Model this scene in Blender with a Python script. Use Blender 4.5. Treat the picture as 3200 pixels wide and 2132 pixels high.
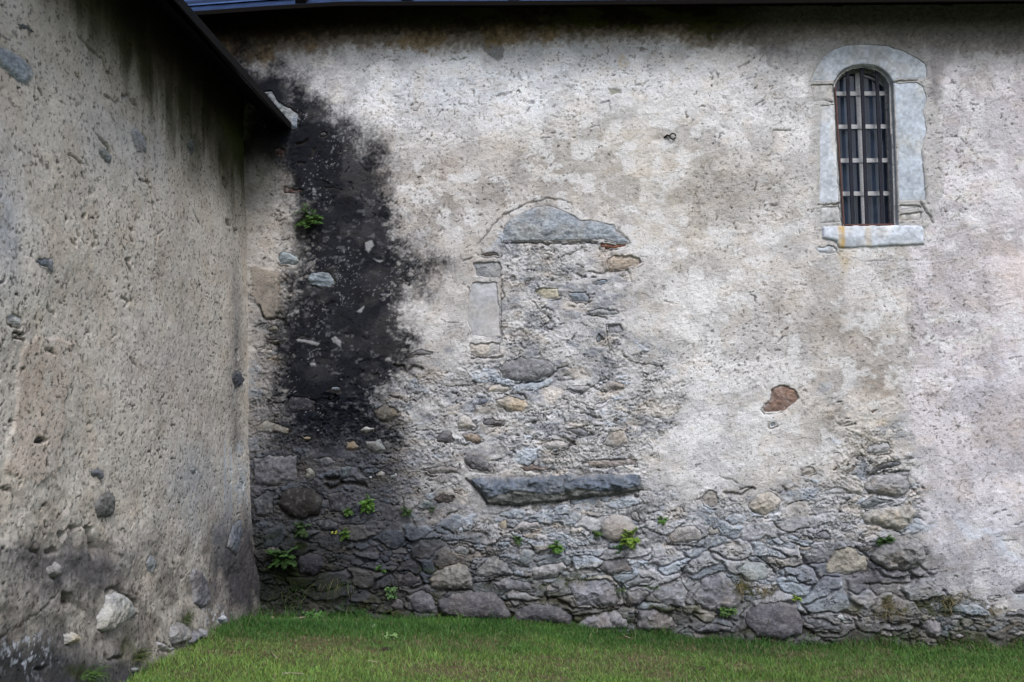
import bpy, math, random
import numpy as np
from mathutils import Vector, Matrix

for o in list(bpy.data.objects):
    bpy.data.objects.remove(o)
sc = bpy.context.scene
COL = sc.collection
R = math.radians
rng = np.random.default_rng(7)
random.seed(7)

# ------------------------------------------------------------------ camera
FPX = 3111.0                      # focal length in photo pixels (35 mm on a 36 mm sensor)
YAW, PITCH = math.atan(100 / FPX), math.atan(221 / FPX)
CAMZ = 1.6
cam_d = bpy.data.cameras.new("camera"); cam = bpy.data.objects.new("camera", cam_d); COL.objects.link(cam)
cam_d.lens = 35; cam_d.sensor_width = 36; cam_d.clip_end = 500; cam_d.clip_start = .05
cam.location = (0, 0, CAMZ); cam.rotation_euler = (R(90) + PITCH, 0, YAW)
sc.camera = cam
RM = np.array(cam.rotation_euler.to_matrix())          # camera axes in columns

# ------------------------------------------------------------------ light
SUN_EL, SUN_AZ = R(50), R(160)    # azimuth from +Y, clockwise: the light comes from behind the camera
w = bpy.data.worlds.new("World"); sc.world = w; w.use_nodes = True
nt = w.node_tree; nt.nodes.clear()
out = nt.nodes.new('ShaderNodeOutputWorld'); bg = nt.nodes.new('ShaderNodeBackground')
sky = nt.nodes.new('ShaderNodeTexSky'); sky.sky_type = 'NISHITA'; sky.sun_disc = False
sky.sun_elevation = SUN_EL; sky.sun_rotation = SUN_AZ; sky.air_density = 1.0; sky.dust_density = 3.0
hs = nt.nodes.new('ShaderNodeHueSaturation'); hs.inputs['Saturation'].default_value = .85
nt.links.new(sky.outputs[0], hs.inputs['Color']); nt.links.new(hs.outputs[0], bg.inputs[0]); nt.links.new(bg.outputs[0], out.inputs[0])
bg.inputs[1].default_value = 0.10
sd = bpy.data.lights.new("sun", 'SUN'); sun = bpy.data.objects.new("sun", sd); COL.objects.link(sun)
sd.energy = 1.35; sd.angle = R(26); sd.color = (1, .995, .985)
sun.rotation_euler = Vector((math.sin(SUN_AZ) * math.cos(SUN_EL), math.cos(SUN_AZ) * math.cos(SUN_EL), math.sin(SUN_EL))).to_track_quat('Z', 'Y').to_euler()
sc.view_settings.view_transform = 'Standard'; sc.view_settings.look = 'None'
sc.view_settings.gamma = 1; sc.view_settings.exposure = 0.70

# ------------------------------------------------------------------ helpers
YB = 8.25                         # plane of the back wall
def lin(c):
    c = np.asarray(c, float) / 255.0
    return np.where(c <= .04045, c / 12.92, ((c + .055) / 1.055) ** 2.4)
def A(*c, k=.9):                  # surface colour from how it reads under even light
    return np.clip(lin(c) * np.array([.955, .995, 1.055]) / k, 0, .9).astype(np.float32)
def project(P):
    P = np.asarray(P, float) - np.array([0, 0, CAMZ])
    q = P @ RM
    return 1600 + FPX * q[..., 0] / -q[..., 2], 1066 - FPX * q[..., 1] / -q[..., 2]
def ray(px, py):
    return RM @ np.array([(px - 1600) / FPX, -(py - 1066) / FPX, -1.0])
def on_back(px, py, y=YB):
    d = ray(px, py); t = y / d[1]
    return d[0] * t, CAMZ + d[2] * t
XWZ = [(-1, -2.30), (0, -2.36), (.35, -2.415), (1.04, -2.445), (2.63, -2.487), (4.6, -2.56)]
def xw(z):
    return np.interp(z, [a for a, b in XWZ], [b for a, b in XWZ])
def on_wing(px, py):
    d = ray(px, py); x = -2.45
    for _ in range(8):
        t = x / d[0]; z = CAMZ + d[2] * t; x = float(xw(z))
    return d[1] * t, z
T = {'A': (0, 0, 2.208), 'B': (1066, 0, 2.208), 'C': (2132, 0, 2.204), 'D': (0, 710, 2.208), 'E': (1066, 710, 2.208),
     'F': (2132, 710, 2.204), 'G': (0, 1420, 2.2026), 'H': (1066, 1420, 2.2026), 'I': (2132, 1420, 2.204), 'O': (0, 0, 1 / 1.36), 'P': (0, 0, 1)}
def fp(t, pts):
    ox, oy, s = T[t]
    return [(ox + x / s, oy + y / s) for x, y in pts]

_tab = [rng.random((256, 256)).astype(np.float32) for _ in range(8)]
def vn(x, y, s=0):
    t = _tab[s % 8]; x = x + s * 17.31; y = y + s * 9.77
    xf = np.floor(x); yf = np.floor(y); fx = x - xf; fy = y - yf
    xi = xf.astype(np.int64) & 255; yi = yf.astype(np.int64) & 255
    x1 = (xi + 1) & 255; y1 = (yi + 1) & 255
    fx = fx * fx * fx * (fx * (fx * 6 - 15) + 10); fy = fy * fy * fy * (fy * (fy * 6 - 15) + 10)
    a = t[xi, yi]; b = t[x1, yi]; c = t[xi, y1]; d = t[x1, y1]
    return a + (b - a) * fx + (c - a) * fy + (a - b - c + d) * fx * fy
def fbm(x, y, s=0, o=4, g=.5):
    r = 0; amp = 1; tot = 0
    for i in range(o):
        r = r + amp * vn(x, y, s + i); tot += amp
        x, y = x * 1.93 + y * .35, y * 1.93 - x * .35; amp *= g
    return r / tot
def ss(a, b, x):
    t = np.clip((x - a) / (b - a), 0, 1); return t * t * (3 - 2 * t)
def mix(a, b, m):
    return a + (b - a) * m[..., None]
def voro(x, y, s=0, j=.85, off=False):
    xi = np.floor(x); yi = np.floor(y)
    f1 = np.full(x.shape, 9., np.float32); f2 = f1.copy(); idx = np.zeros(x.shape, np.float32); id2 = idx.copy(); ox = idx.copy(); oy = idx.copy()
    for dx in (-1, 0, 1):
        for dy in (-1, 0, 1):
            cx = xi + dx; cy = yi + dy
            a = cx.astype(np.int64) & 255; b = cy.astype(np.int64) & 255
            px = cx + .5 + j * (_tab[s % 8][a, b] - .5); py = cy + .5 + j * (_tab[(s + 1) % 8][a, b] - .5)
            d = np.hypot(px - x, py - y).astype(np.float32)
            r1 = _tab[(s + 2) % 8][a, b]; r2 = _tab[(s + 3) % 8][a, b]
            n = d < f1
            f2 = np.where(n, f1, np.minimum(f2, d)); idx = np.where(n, r1, idx); id2 = np.where(n, r2, id2); ox = np.where(n, x - px, ox); oy = np.where(n, y - py, oy); f1 = np.where(n, d, f1)
    if off: return f1, f2 - f1, idx, id2, ox, oy
    return f1, f2 - f1, idx, id2
def sdpoly(x, y, P):              # positive inside
    P = np.asarray(P, float); n = len(P)
    d = np.full(x.shape, 1e9); ins = np.zeros(x.shape, bool)
    for i in range(n):
        ax, ay = P[i]; bx, by = P[(i + 1) % n]
        ex, ey = bx - ax, by - ay
        t = np.clip(((x - ax) * ex + (y - ay) * ey) / (ex * ex + ey * ey + 1e-12), 0, 1)
        d = np.minimum(d, np.hypot(x - ax - t * ex, y - ay - t * ey))
        if ey != 0:
            c = ((ay > y) != (by > y)) & (x < ex * (y - ay) / ey + ax)
            ins ^= c
    return np.where(ins, d, -d)
def sdline(x, y, P):
    d = np.full(x.shape, 1e9)
    for (ax, ay), (bx, by) in zip(P[:-1], P[1:]):
        ex, ey = bx - ax, by - ay
        t = np.clip(((x - ax) * ex + (y - ay) * ey) / (ex * ex + ey * ey + 1e-12), 0, 1)
        d = np.minimum(d, np.hypot(x - ax - t * ex, y - ay - t * ey))
    return d

# ---- materials
MATS = {}
def attr_mat(name, bump=.5, rough=.95, scale=1.0, var=.18, pit=0.0, spec=.06, aniso=1.0):
    m = bpy.data.materials.new(name); m.use_nodes = True; n = m.node_tree; N = n.nodes; L = n.links
    b = N['Principled BSDF']; b.inputs['Roughness'].default_value = rough; b.inputs['Specular IOR Level'].default_value = spec
    at = N.new('ShaderNodeAttribute'); at.attribute_name = 'Col'
    tc = N.new('ShaderNodeTexCoord'); geo = N.new('ShaderNodeNewGeometry')
    mp = N.new('ShaderNodeMapping'); mp.inputs['Scale'].default_value = (1, 1, aniso); L.new(geo.outputs['Position'], mp.inputs[0])
    n1 = N.new('ShaderNodeTexNoise'); n1.inputs['Scale'].default_value = 70 * scale; n1.inputs['Detail'].default_value = 4; n1.inputs['Roughness'].default_value = .65; L.new(mp.outputs[0], n1.inputs[0])
    n2 = N.new('ShaderNodeTexNoise'); n2.inputs['Scale'].default_value = 22 * scale; n2.inputs['Detail'].default_value = 5; L.new(mp.outputs[0], n2.inputs[0])
    mr = N.new('ShaderNodeMapRange'); mr.inputs[1].default_value = .3; mr.inputs[2].default_value = .7; mr.inputs[3].default_value = 1 - var; mr.inputs[4].default_value = 1 + var; L.new(n1.outputs[0], mr.inputs[0])
    mul = N.new('ShaderNodeVectorMath'); mul.operation = 'SCALE'; L.new(at.outputs['Color'], mul.inputs[0]); L.new(mr.outputs[0], mul.inputs['Scale'])
    colr = mul.outputs[0]
    hgt = N.new('ShaderNodeMath'); hgt.operation = 'ADD'; L.new(n1.outputs[0], hgt.inputs[0]); L.new(n2.outputs[0], hgt.inputs[1]); hout = hgt.outputs[0]
    if pit > 0:                    # small open pits, cavity shade painted in as a dark tone
        v = N.new('ShaderNodeTexNoise'); v.inputs['Scale'].default_value = 38 * scale; v.inputs['Detail'].default_value = 2; v.inputs['Distortion'].default_value = .6; L.new(mp.outputs[0], v.inputs[0])
        pr = N.new('ShaderNodeMapRange'); pr.inputs[1].default_value = .29; pr.inputs[2].default_value = .36; pr.inputs[3].default_value = 1 - pit; pr.inputs[4].default_value = 1; L.new(v.outputs[0], pr.inputs[0])
        m2 = N.new('ShaderNodeVectorMath'); m2.operation = 'SCALE'; L.new(colr, m2.inputs[0]); L.new(pr.outputs[0], m2.inputs['Scale']); colr = m2.outputs[0]
        h2 = N.new('ShaderNodeMath'); h2.operation = 'ADD'; L.new(hout, h2.inputs[0]); L.new(pr.outputs[0], h2.inputs[1]); hout = h2.outputs[0]
    L.new(colr, b.inputs['Base Color'])
    bp = N.new('ShaderNodeBump'); bp.inputs['Strength'].default_value = bump; bp.inputs['Distance'].default_value = .009; L.new(hout, bp.inputs['Height']); L.new(bp.outputs[0], b.inputs['Normal'])
    MATS[name] = m; return m
def flat_mat(name, col, rough=.6, metal=0, spec=.5, var=.15, scale=30, bump=.2, stretch=(1, 1, 1)):
    m = bpy.data.materials.new(name); m.use_nodes = True; n = m.node_tree; N = n.nodes; L = n.links
    b = N['Principled BSDF']; b.inputs['Roughness'].default_value = rough; b.inputs['Metallic'].default_value = metal; b.inputs['Specular IOR Level'].default_value = spec
    tc = N.new('ShaderNodeTexCoord'); mp = N.new('ShaderNodeMapping'); mp.inputs['Scale'].default_value = stretch; L.new(tc.outputs['Object'], mp.inputs[0])
    n1 = N.new('ShaderNodeTexNoise'); n1.inputs['Scale'].default_value = scale; n1.inputs['Detail'].default_value = 6; L.new(mp.outputs[0], n1.inputs[0])
    cr = N.new('ShaderNodeValToRGB'); cr.color_ramp.elements[0].position = .3; cr.color_ramp.elements[1].position = .7
    c = np.array(col[:3]); cr.color_ramp.elements[0].color = (*np.clip(c * (1 - var * 2), 0, 1), 1); cr.color_ramp.elements[1].color = (*np.clip(c * (1 + var), 0, 1), 1)
    L.new(n1.outputs[0], cr.inputs[0]); L.new(cr.outputs[0], b.inputs['Base Color'])
    bp = N.new('ShaderNodeBump'); bp.inputs['Strength'].default_value = bump; bp.inputs['Distance'].default_value = .004; L.new(n1.outputs[0], bp.inputs['Height']); L.new(bp.outputs[0], b.inputs['Normal'])
    return m
M_PLASTER = attr_mat('weathered_plaster', bump=.7, var=.17, pit=.5, aniso=1.3)
M_WING = attr_mat('rough_cast_plaster', bump=.6, var=.16, pit=.6, scale=.9)
M_STONE = attr_mat('field_stone', bump=.9, var=.28, scale=.8, aniso=1.6, rough=.85)
M_DRESSED = attr_mat('dressed_stone', bump=.25, var=.10, scale=1.3, rough=.85)
M_LEAF = attr_mat('leaf', bump=0.05, var=.12, rough=.6, spec=.35)
M_GROUND = attr_mat('lawn_soil', bump=.9, var=.35, scale=.8)
M_TIMBER = flat_mat('dark_old_timber', (.006, .005, .0045), .9, spec=.1, scale=12, stretch=(1, 8, 8))
M_SHEET = flat_mat('dark_roof_sheet', (.10, .17, .36), .3, metal=.85, var=.2, scale=8)
M_SHEET2 = flat_mat('rusty_roof_sheet', (.10, .05, .045), .5, metal=.3, var=.3, scale=10)
M_WINGROOF = flat_mat('black_roof_sheet', (.005, .005, .0055), .8, metal=0, var=.2, scale=8, spec=.15)
M_IRON = flat_mat('dark_iron', (.030, .031, .044), .85, spec=.1, metal=0, var=.2, scale=60)
M_REDFRAME = flat_mat('red_brown_paint', (.11, .04, .032), .7, var=.25, scale=40)
M_GREYFRAME = flat_mat('grey_weathered_frame', (.28, .28, .30), .7, var=.25, scale=40)
M_BAR = flat_mat('pale_glazing_paint', (.46, .47, .50), .6, var=.12, scale=60)
M_CURTAIN = flat_mat('blue_grey_cloth', (.20, .26, .38), .9, var=.12, scale=6)
M_DARKROOM = flat_mat('dark_room', (.01, .01, .012), 1, var=.1)
M_RUST = flat_mat('black_rusty_iron', (.02, .017, .015), .7, metal=.4, var=.3, scale=90)
M_STRAW = flat_mat('dry_stick', (.34, .29, .23), .9, var=.3, scale=80)
gm = bpy.data.materials.new('window_glass'); gm.use_nodes = True
N = gm.node_tree.nodes; L = gm.node_tree.links; N.clear()
o_ = N.new('ShaderNodeOutputMaterial'); mx = N.new('ShaderNodeMixShader'); tr = N.new('ShaderNodeBsdfTransparent'); gl = N.new('ShaderNodeBsdfGlossy'); fr = N.new('ShaderNodeFresnel')
gl.inputs['Roughness'].default_value = .03; tr.inputs[0].default_value = (.82, .86, .9, 1); fr.inputs[0].default_value = 1.5
L.new(fr.outputs[0], mx.inputs[0]); L.new(tr.outputs[0], mx.inputs[1]); L.new(gl.outputs[0], mx.inputs[2]); L.new(mx.outputs[0], o_.inputs[0]); M_GLASS = gm

# ---- objects
def thing(name, label, cat, loc=(0, 0, 0), group=None):
    o = bpy.data.objects.new(name, None); COL.objects.link(o); o.location = loc
    o['label'] = label; o['category'] = cat
    if group: o['group'] = group
    return o
def tag(o, label=None, cat=None, group=None, kind=None):
    if label: o['label'] = label
    if cat: o['category'] = cat
    if group: o['group'] = group
    if kind: o['kind'] = kind
    return o
def mesh(name, V, F, mat, parent=None, cols=None, smooth=True, origin=None):
    V = np.asarray(V, np.float32).reshape(-1, 3)
    if origin is None:
        origin = V.mean(0) if parent is not None else V.mean(0)
    origin = np.asarray(origin, np.float32)
    me = bpy.data.meshes.new(name)
    me.vertices.add(len(V)); me.vertices.foreach_set('co', (V - origin).ravel())
    if isinstance(F, np.ndarray) and F.ndim == 2:
        k = F.shape[1]; me.loops.add(F.size); me.loops.foreach_set('vertex_index', F.ravel().astype(np.int32))
        me.polygons.add(len(F)); me.polygons.foreach_set('loop_start', np.arange(0, F.size, k, dtype=np.int32)); me.polygons.foreach_set('loop_total', np.full(len(F), k, np.int32))
    else:
        tot = np.array([len(f) for f in F], np.int32); flat = np.concatenate([np.asarray(f) for f in F]).astype(np.int32)
        me.loops.add(len(flat)); me.loops.foreach_set('vertex_index', flat); me.polygons.add(len(F))
        me.polygons.foreach_set('loop_start', np.concatenate([[0], np.cumsum(tot)[:-1]]).astype(np.int32)); me.polygons.foreach_set('loop_total', tot)
    me.update(calc_edges=True)
    me.polygons.foreach_set('use_smooth', np.full(len(me.polygons), smooth))
    if cols is not None:
        a = me.color_attributes.new('Col', 'FLOAT_COLOR', 'POINT')
        c = np.ones((len(V), 4), np.float32); c[:, :3] = np.asarray(cols).reshape(-1, 3); a.data.foreach_set('color', c.ravel())
    me.materials.append(mat)
    o = bpy.data.objects.new(name, me); COL.objects.link(o)
    o.location = [float(a) for a in origin]
    if parent is not None:
        o.parent = parent
        pl = Vector((0, 0, 0)); p = parent
        while p is not None:
            pl += p.location; p = p.parent
        o.location = Vector(o.location) - pl
    return o
class MB:
    def __init__(s): s.v = []; s.f = []
    def add(s, V, F):
        b = len(s.v); s.v += [tuple(map(float, p)) for p in V]; s.f += [tuple(b + i for i in f) for f in F]
    def box(s, lo, hi):
        x0, y0, z0 = lo; x1, y1, z1 = hi
        s.add([(x0, y0, z0), (x1, y0, z0), (x1, y1, z0), (x0, y1, z0), (x0, y0, z1), (x1, y0, z1), (x1, y1, z1), (x0, y1, z1)],
              [(0, 3, 2, 1), (4, 5, 6, 7), (0, 1, 5, 4), (1, 2, 6, 5), (2, 3, 7, 6), (3, 0, 4, 7)])
    def beam(s, p, q, wx, wy, up=(0, 0, 1)):
        p = Vector(p); q = Vector(q); d = (q - p).normalized(); u = Vector(up)
        a = d.cross(u).normalized(); b = a.cross(d).normalized(); V = []
        for c in (p, q):
            for sx, sy in ((-1, -1), (1, -1), (1, 1), (-1, 1)): V.append(c + a * sx * wx / 2 + b * sy * wy / 2)
        s.add(V, [(0, 1, 2, 3), (7, 6, 5, 4), (0, 4, 5, 1), (1, 5, 6, 2), (2, 6, 7, 3), (3, 7, 4, 0)])
    def tube(s, pts, rad, n=8, cap=True):
        pts = [Vector(p) for p in pts]; rings = []
        rr = rad if isinstance(rad, (list, tuple)) else [rad] * len(pts); V = []
        for i, p in enumerate(pts):
            d = (pts[min(i + 1, len(pts) - 1)] - pts[max(i - 1, 0)]).normalized()
            a = d.cross(Vector((0.13, .2, 1))).normalized(); b = a.cross(d).normalized()
            for k in range(n):
                t = 2 * math.pi * k / n; V.append(p + (a * math.cos(t) + b * math.sin(t)) * rr[i])
        F = [(i * n + k, i * n + (k + 1) % n, (i + 1) * n + (k + 1) % n, (i + 1) * n + k) for i in range(len(pts) - 1) for k in range(n)]
        if cap: F += [tuple(range(n))[::-1], tuple((len(pts) - 1) * n + k for k in range(n))]
        s.add(V, F)
    def build(s, name, mat, parent=None, smooth=False, origin=None):
        return mesh(name, np.array(s.v), s.f, mat, parent, None, smooth, origin)

# ================================================================== STONE TABLES  (tile, outline, colour, bulge m, kind)
# colours are as they read in even light
BACK = []
def st(t, pts, col, h=.02, name='wall_stone', var=1.0, mat=None, label=None, lam=0.0, edge=.014, warp=.007, tilt=0, two=None):
    BACK.append(dict(p=fp(t, pts), c=col, h=h, n=name, var=var, m=mat, l=label, lam=lam, e=edge, w=warp, tilt=tilt, two=two))
g1 = (128, 126, 128); g2 = (150, 147, 147); g3 = (100, 99, 103); g4 = (78, 77, 82); tan = (150, 138, 122); blu = (118, 126, 134)
# dressed window surround
CW = .004
st('C', [(877, 566), (905, 480), (960, 390), (1050, 330), (1150, 305), (1260, 300), (1400, 310), (1520, 345), (1620, 400), (1680, 440), (1690, 500), (1688, 553), (1470, 557), (1447, 566), (1422, 525), (1384, 486), (1322, 457), (1250, 449), (1180, 457), (1118, 482), (1073, 522), (1047, 566)], (178, 182, 188), .014, 'arch_stone', .8, 'D', warp=.003, edge=.003)
st('C', [(870, 574), (1040, 574), (1046, 700), (1000, 708), (900, 708), (880, 640)], (178, 174, 170), .014, 'jamb_stone', 1, 'D', warp=CW)
st('C', [(945, 722), (1052, 714), (1066, 1000), (1084, 1402), (935, 1408), (935, 1100), (940, 900)], (186, 189, 194), .012, 'jamb_stone', .8, 'D', warp=.003, edge=.003)
st('C', [(940, 1420), (1086, 1412), (1105, 1545), (940, 1548)], (182, 180, 178), .016, 'jamb_stone', 1, 'D', warp=CW)
st('C', [(1449, 572), (1612, 562), (1660, 590), (1690, 680), (1665, 760), (1690, 900), (1655, 1050), (1670, 1200), (1685, 1388), (1481, 1395), (1472, 1000)], (176, 182, 190), .012, 'jamb_stone', .8, 'D', warp=.002, edge=.003)
st('C', [(1482, 1403), (1640, 1408), (1660, 1438), (1488, 1462)], (190, 188, 188), .016, 'jamb_stone', 1, 'D', warp=.003)
st('C', [(1487, 1470), (1662, 1448), (1640, 1528), (1488, 1533)], (186, 183, 180), .014, 'jamb_stone', 1, 'D', warp=.003)
st('F', [(955, -8), (1640, -14), (1662, 10), (1660, 70), (1670, 128), (1130, 152), (1066, 150), (1050, 108), (955, 80)], (194, 198, 205), .045, 'window_sill', .7, 'D', 'pale window sill with a yellow rust streak', warp=.003, edge=.004)
st('F', [(905, 165), (930, 130), (1060, 112), (1070, 180), (1040, 195), (925, 186)], (170, 172, 176), .02, 'mortar_patch', 1, 'D')
# blocked doorway
T['L'] = (1450, 600, 3.92)
st('L', [(465, 622), (466, 470), (540, 345), (700, 255), (880, 175), (1050, 160), (1200, 215), (1330, 272), (1430, 340), (1560, 340), (1700, 370), (1850, 402), (1870, 460), (1950, 540), (2010, 590), (2035, 636), (1880, 650), (1790, 620), (1700, 606)], (140, 145, 151), .030, 'lintel_stone', .9, None, 'blue grey slate head of the blocked doorway', lam=.25, edge=.005, warp=.0015)
st('E', [(1775, 108), (1850, 110), (1990, 118), (1995, 130), (1960, 150), (1880, 155), (1780, 160)], (118, 78, 62), .022, 'brick', .8, label='red brick under the end of the lintel')
st('E', [(925, 188), (1000, 165), (1060, 160), (1115, 185), (1110, 205), (1000, 212)], (88, 76, 70), .02)
st('E', [(890, 250), (960, 228), (1110, 228), (1115, 290), (1097, 358), (1010, 360), (930, 350)], (142, 143, 145), .010, 'jamb_stone', .5, label='dark grey block on top of the blocked door jamb')
st('E', [(900, 372), (1085, 372), (1100, 600), (1105, 768), (1040, 774), (900, 758), (862, 650), (872, 500)], (172, 171, 173), .014, 'jamb_stone', .5, 'D', edge=.004, warp=.004)
st('E', [(880, 795), (1040, 788), (1108, 790), (1110, 890), (950, 900), (870, 870)], (174, 170, 168), .012, 'jamb_stone', .8)
st('E', [(1080, 990), (1130, 920), (1230, 890), (1440, 910), (1490, 960), (1440, 1030), (1380, 1065), (1200, 1075), (1110, 1050)], (122, 121, 124), .035)
st('E', [(1310, 425), (1400, 412), (1510, 418), (1515, 505), (1380, 505)], (170, 162, 143), .012)
st('E', [(1745, 360), (1840, 355), (1845, 385), (1790, 405), (1740, 395)], (135, 145, 158), .02)
st('E', [(1830, 210), (1900, 180), (2060, 200), (2085, 260), (1980, 295), (1850, 310), (1820, 260)], (160, 146, 132), .010, label='rust stained stone beside the blocked doorway')
st('E', [(1830, 670), (1930, 655), (1960, 720), (1940, 745), (1840, 745)], (138, 138, 142), .02)
st('E', [(1770, 720), (1810, 740), (1840, 780), (1760, 815), (1750, 760)], (105, 112, 116), .015)
st('E', [(1050, 1200), (1150, 1155), (1280, 1190), (1310, 1240), (1250, 1285), (1150, 1275), (1090, 1230)], (168, 158, 145), .035)
st('E', [(925, 1235), (950, 1180), (1000, 1170), (1030, 1210), (980, 1240)], (92, 98, 108), .02)
st('E', [(985, 1150), (1030, 1080), (1150, 1080), (1175, 1110), (1120, 1150)], (165, 160, 156), .028)
st('E', [(1745, 1220), (1880, 1172), (1892, 1195), (1790, 1265), (1755, 1265)], (200, 198, 200), .02)
st('E', [(795, 1400), (800, 1320), (850, 1280), (900, 1300), (945, 1380), (930, 1402)], (172, 166, 160), .04)
st('E', [(810, 1420), (940, 1410), (985, 1470), (930, 1502), (860, 1490)], (128, 114, 102), .04)
st('E', [(220, 1270), (300, 1200), (380, 1240), (405, 1300), (330, 1350), (250, 1330)], (96, 92, 86), .035)
st('E', [(120, 1395), (170, 1365), (230, 1375), (240, 1400), (180, 1425), (125, 1420)], (145, 144, 142), .03)
st('E', [(30, 1480), (90, 1465), (145, 1520), (110, 1545), (35, 1540)], (120, 106, 88), .02)
st('E', [(165, 1480), (270, 1450), (325, 1530), (310, 1550), (230, 1560), (170, 1520)], (112, 116, 120), .03)
st('E', [(1400, 1475), (1500, 1455), (1580, 1490), (1560, 1540), (1420, 1550), (1380, 1510)], (162, 158, 156), .035)
st('E', [(1840, 1322), (1900, 1303), (1965, 1325), (1900, 1347)], (98, 90, 86), .02)
st('E', [(1545, 440), (1690, 440), (1735, 500), (1690, 535), (1580, 510)], (120, 126, 134), .018, lam=.6)
st('E', [(1680, 580), (1790, 550), (1900, 560), (1930, 610), (1860, 625), (1700, 605)], (138, 142, 147), .03)
st('E', [(1145, 345), (1190, 325), (1215, 350), (1210, 385), (1160, 388)], (138, 134, 133), .018)
st('E', [(1220, 412), (1300, 360), (1322, 372), (1280, 415)], (146, 142, 138), .02)
st('E', [(450, 875), (560, 830), (670, 870), (640, 888), (480, 900)], (102, 99, 100), .022)
st('E', [(1500, 1110), (1620, 1080), (1730, 1100), (1720, 1140), (1600, 1150)], (135, 135, 140), .03, lam=.5)
st('E', [(1760, 1110), (1850, 1050), (1960, 1080), (1950, 1125), (1830, 1140)], (140, 135, 133), .03)
st('E', [(960, 1340), (1040, 1310), (1150, 1340), (1110, 1375), (990, 1375)], (102, 100, 104), .035)
st('E', [(1500, 1400), (1640, 1370), (1740, 1430), (1640, 1450)], (120, 120, 124), .03, lam=.5)
st('E', [(1780, 1500), (1850, 1400), (1960, 1390), (1990, 1490), (1880, 1540)], (150, 146, 144), .03)
st('E', [(480, 1170), (560, 1120), (600, 1160), (520, 1210)], (140, 138, 136), .02)
st('E', [(640, 1480), (690, 1400), (770, 1400), (795, 1480), (740, 1510)], (92, 92, 98), .03)
# corner strip beside the wing
st('D', [(1912, 175), (1960, 160), (2060, 200), (2088, 240), (2050, 270), (1930, 268), (1910, 220)], (128, 136, 140), .035)
st('D', [(2120, 330), (2170, 300), (2280, 310), (2320, 370), (2310, 410), (2230, 440), (2130, 400)], (118, 126, 132), .04, lam=1.4, label='blue grey laminated stone in the black stain')
st('D', [(1840, 690), (1900, 665), (1935, 700), (1920, 735), (1850, 722)], (108, 104, 94), .03)
st('D', [(1840, 775), (1940, 760), (1945, 800), (1900, 818), (1850, 800)], (98, 94, 86), .03)
st('D', [(1770, 852), (1830, 825), (1895, 850), (1880, 880), (1800, 885)], (160, 152, 142), .03)
st('D', [(1800, 912), (1880, 893), (1896, 913), (1860, 928), (1805, 926)], (166, 158, 146), .025)
st('D', [(1965, 1230), (2010, 1150), (2120, 1160), (2185, 1200), (2170, 1270), (2020, 1290)], (56, 55, 60), .02, var=.6)
st('D', [(1750, 1375), (1850, 1320), (1930, 1350), (2010, 1390), (1990, 1430), (1880, 1422), (1770, 1430)], (125, 122, 116), .03)
st('D', [(2080, 1452), (2130, 1435), (2165, 1458), (2130, 1482), (2085, 1472)], (128, 118, 94), .03)
st('D', [(2250, 1130), (2300, 1085), (2354, 1090), (2354, 1140)], (110, 116, 124), .02)
st('A', [(1885, 1010), (1980, 1020), (1980, 1110), (1880, 1100)], (70, 56, 54), .018, 'brick', .8, label='dark red brick under the wing eave')
st('A', [(1945, 1275), (2110, 1305), (2100, 1342), (1950, 1340)], (76, 56, 52), .015, 'brick', .8)
st('A', [(2195, 920), (2240, 898), (2280, 920), (2240, 948), (2205, 945)], (96, 96, 98), .02)
st('A', [(2045, 1415), (2080, 1412), (2125, 1448), (2100, 1458)], (122, 132, 134), .02)
st('A', [(1800, 620), (1880, 615), (1930, 700), (1990, 730), (2075, 780), (2055, 890), (2020, 905), (1960, 860), (1880, 745)], (104, 113, 124), .02, 'cement_fillet', 1.6, label='pale cement fillet where the lower roof meets the wall')
# foot of the wall, left
st('G', [(1730, 25), (1850, 2), (2050, 0), (2056, 190), (1950, 215), (1850, 220), (1745, 200)], (106, 105, 109), .035, label='large squared grey stone in the corner')
st('G', [(1912, 340), (1935, 260), (2000, 225), (2130, 225), (2210, 280), (2232, 350), (2200, 420), (2080, 455), (1980, 430)], (60, 57, 56), .06, var=.7, label='dark brown round boulder in the corner')
st('G', [(2095, 100), (2130, 75), (2170, 110), (2175, 160), (2150, 182), (2100, 180)], (128, 126, 118), .035)
st('G', [(1725, 310), (1840, 240), (1915, 245), (1895, 300), (1885, 420), (1760, 430)], (84, 85, 90), .03)
st('G', [(2130, 460), (2250, 432), (2348, 470), (2330, 540), (2230, 542)], (74, 75, 80), .03)
st('G', [(2035, 740), (2060, 690), (2130, 665), (2230, 690), (2245, 770), (2160, 840), (2070, 825)], (66, 66, 72), .06, var=.6)
st('G', [(2240, 280), (2348, 240), (2400, 300), (2380, 420), (2260, 400)], (78, 78, 83), .035)
st('G', [(1820, 640), (1880, 615), (1920, 640), (1890, 680), (1830, 685)], (86, 80, 76), .025)
st('G', [(2110, 30), (2250, 10), (2340, 50), (2240, 110), (2190, 80)], (92, 94, 98), .02)
st('G', [(1800, 730), (1870, 715), (1890, 760), (1830, 790)], (72, 74, 78), .02)
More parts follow.
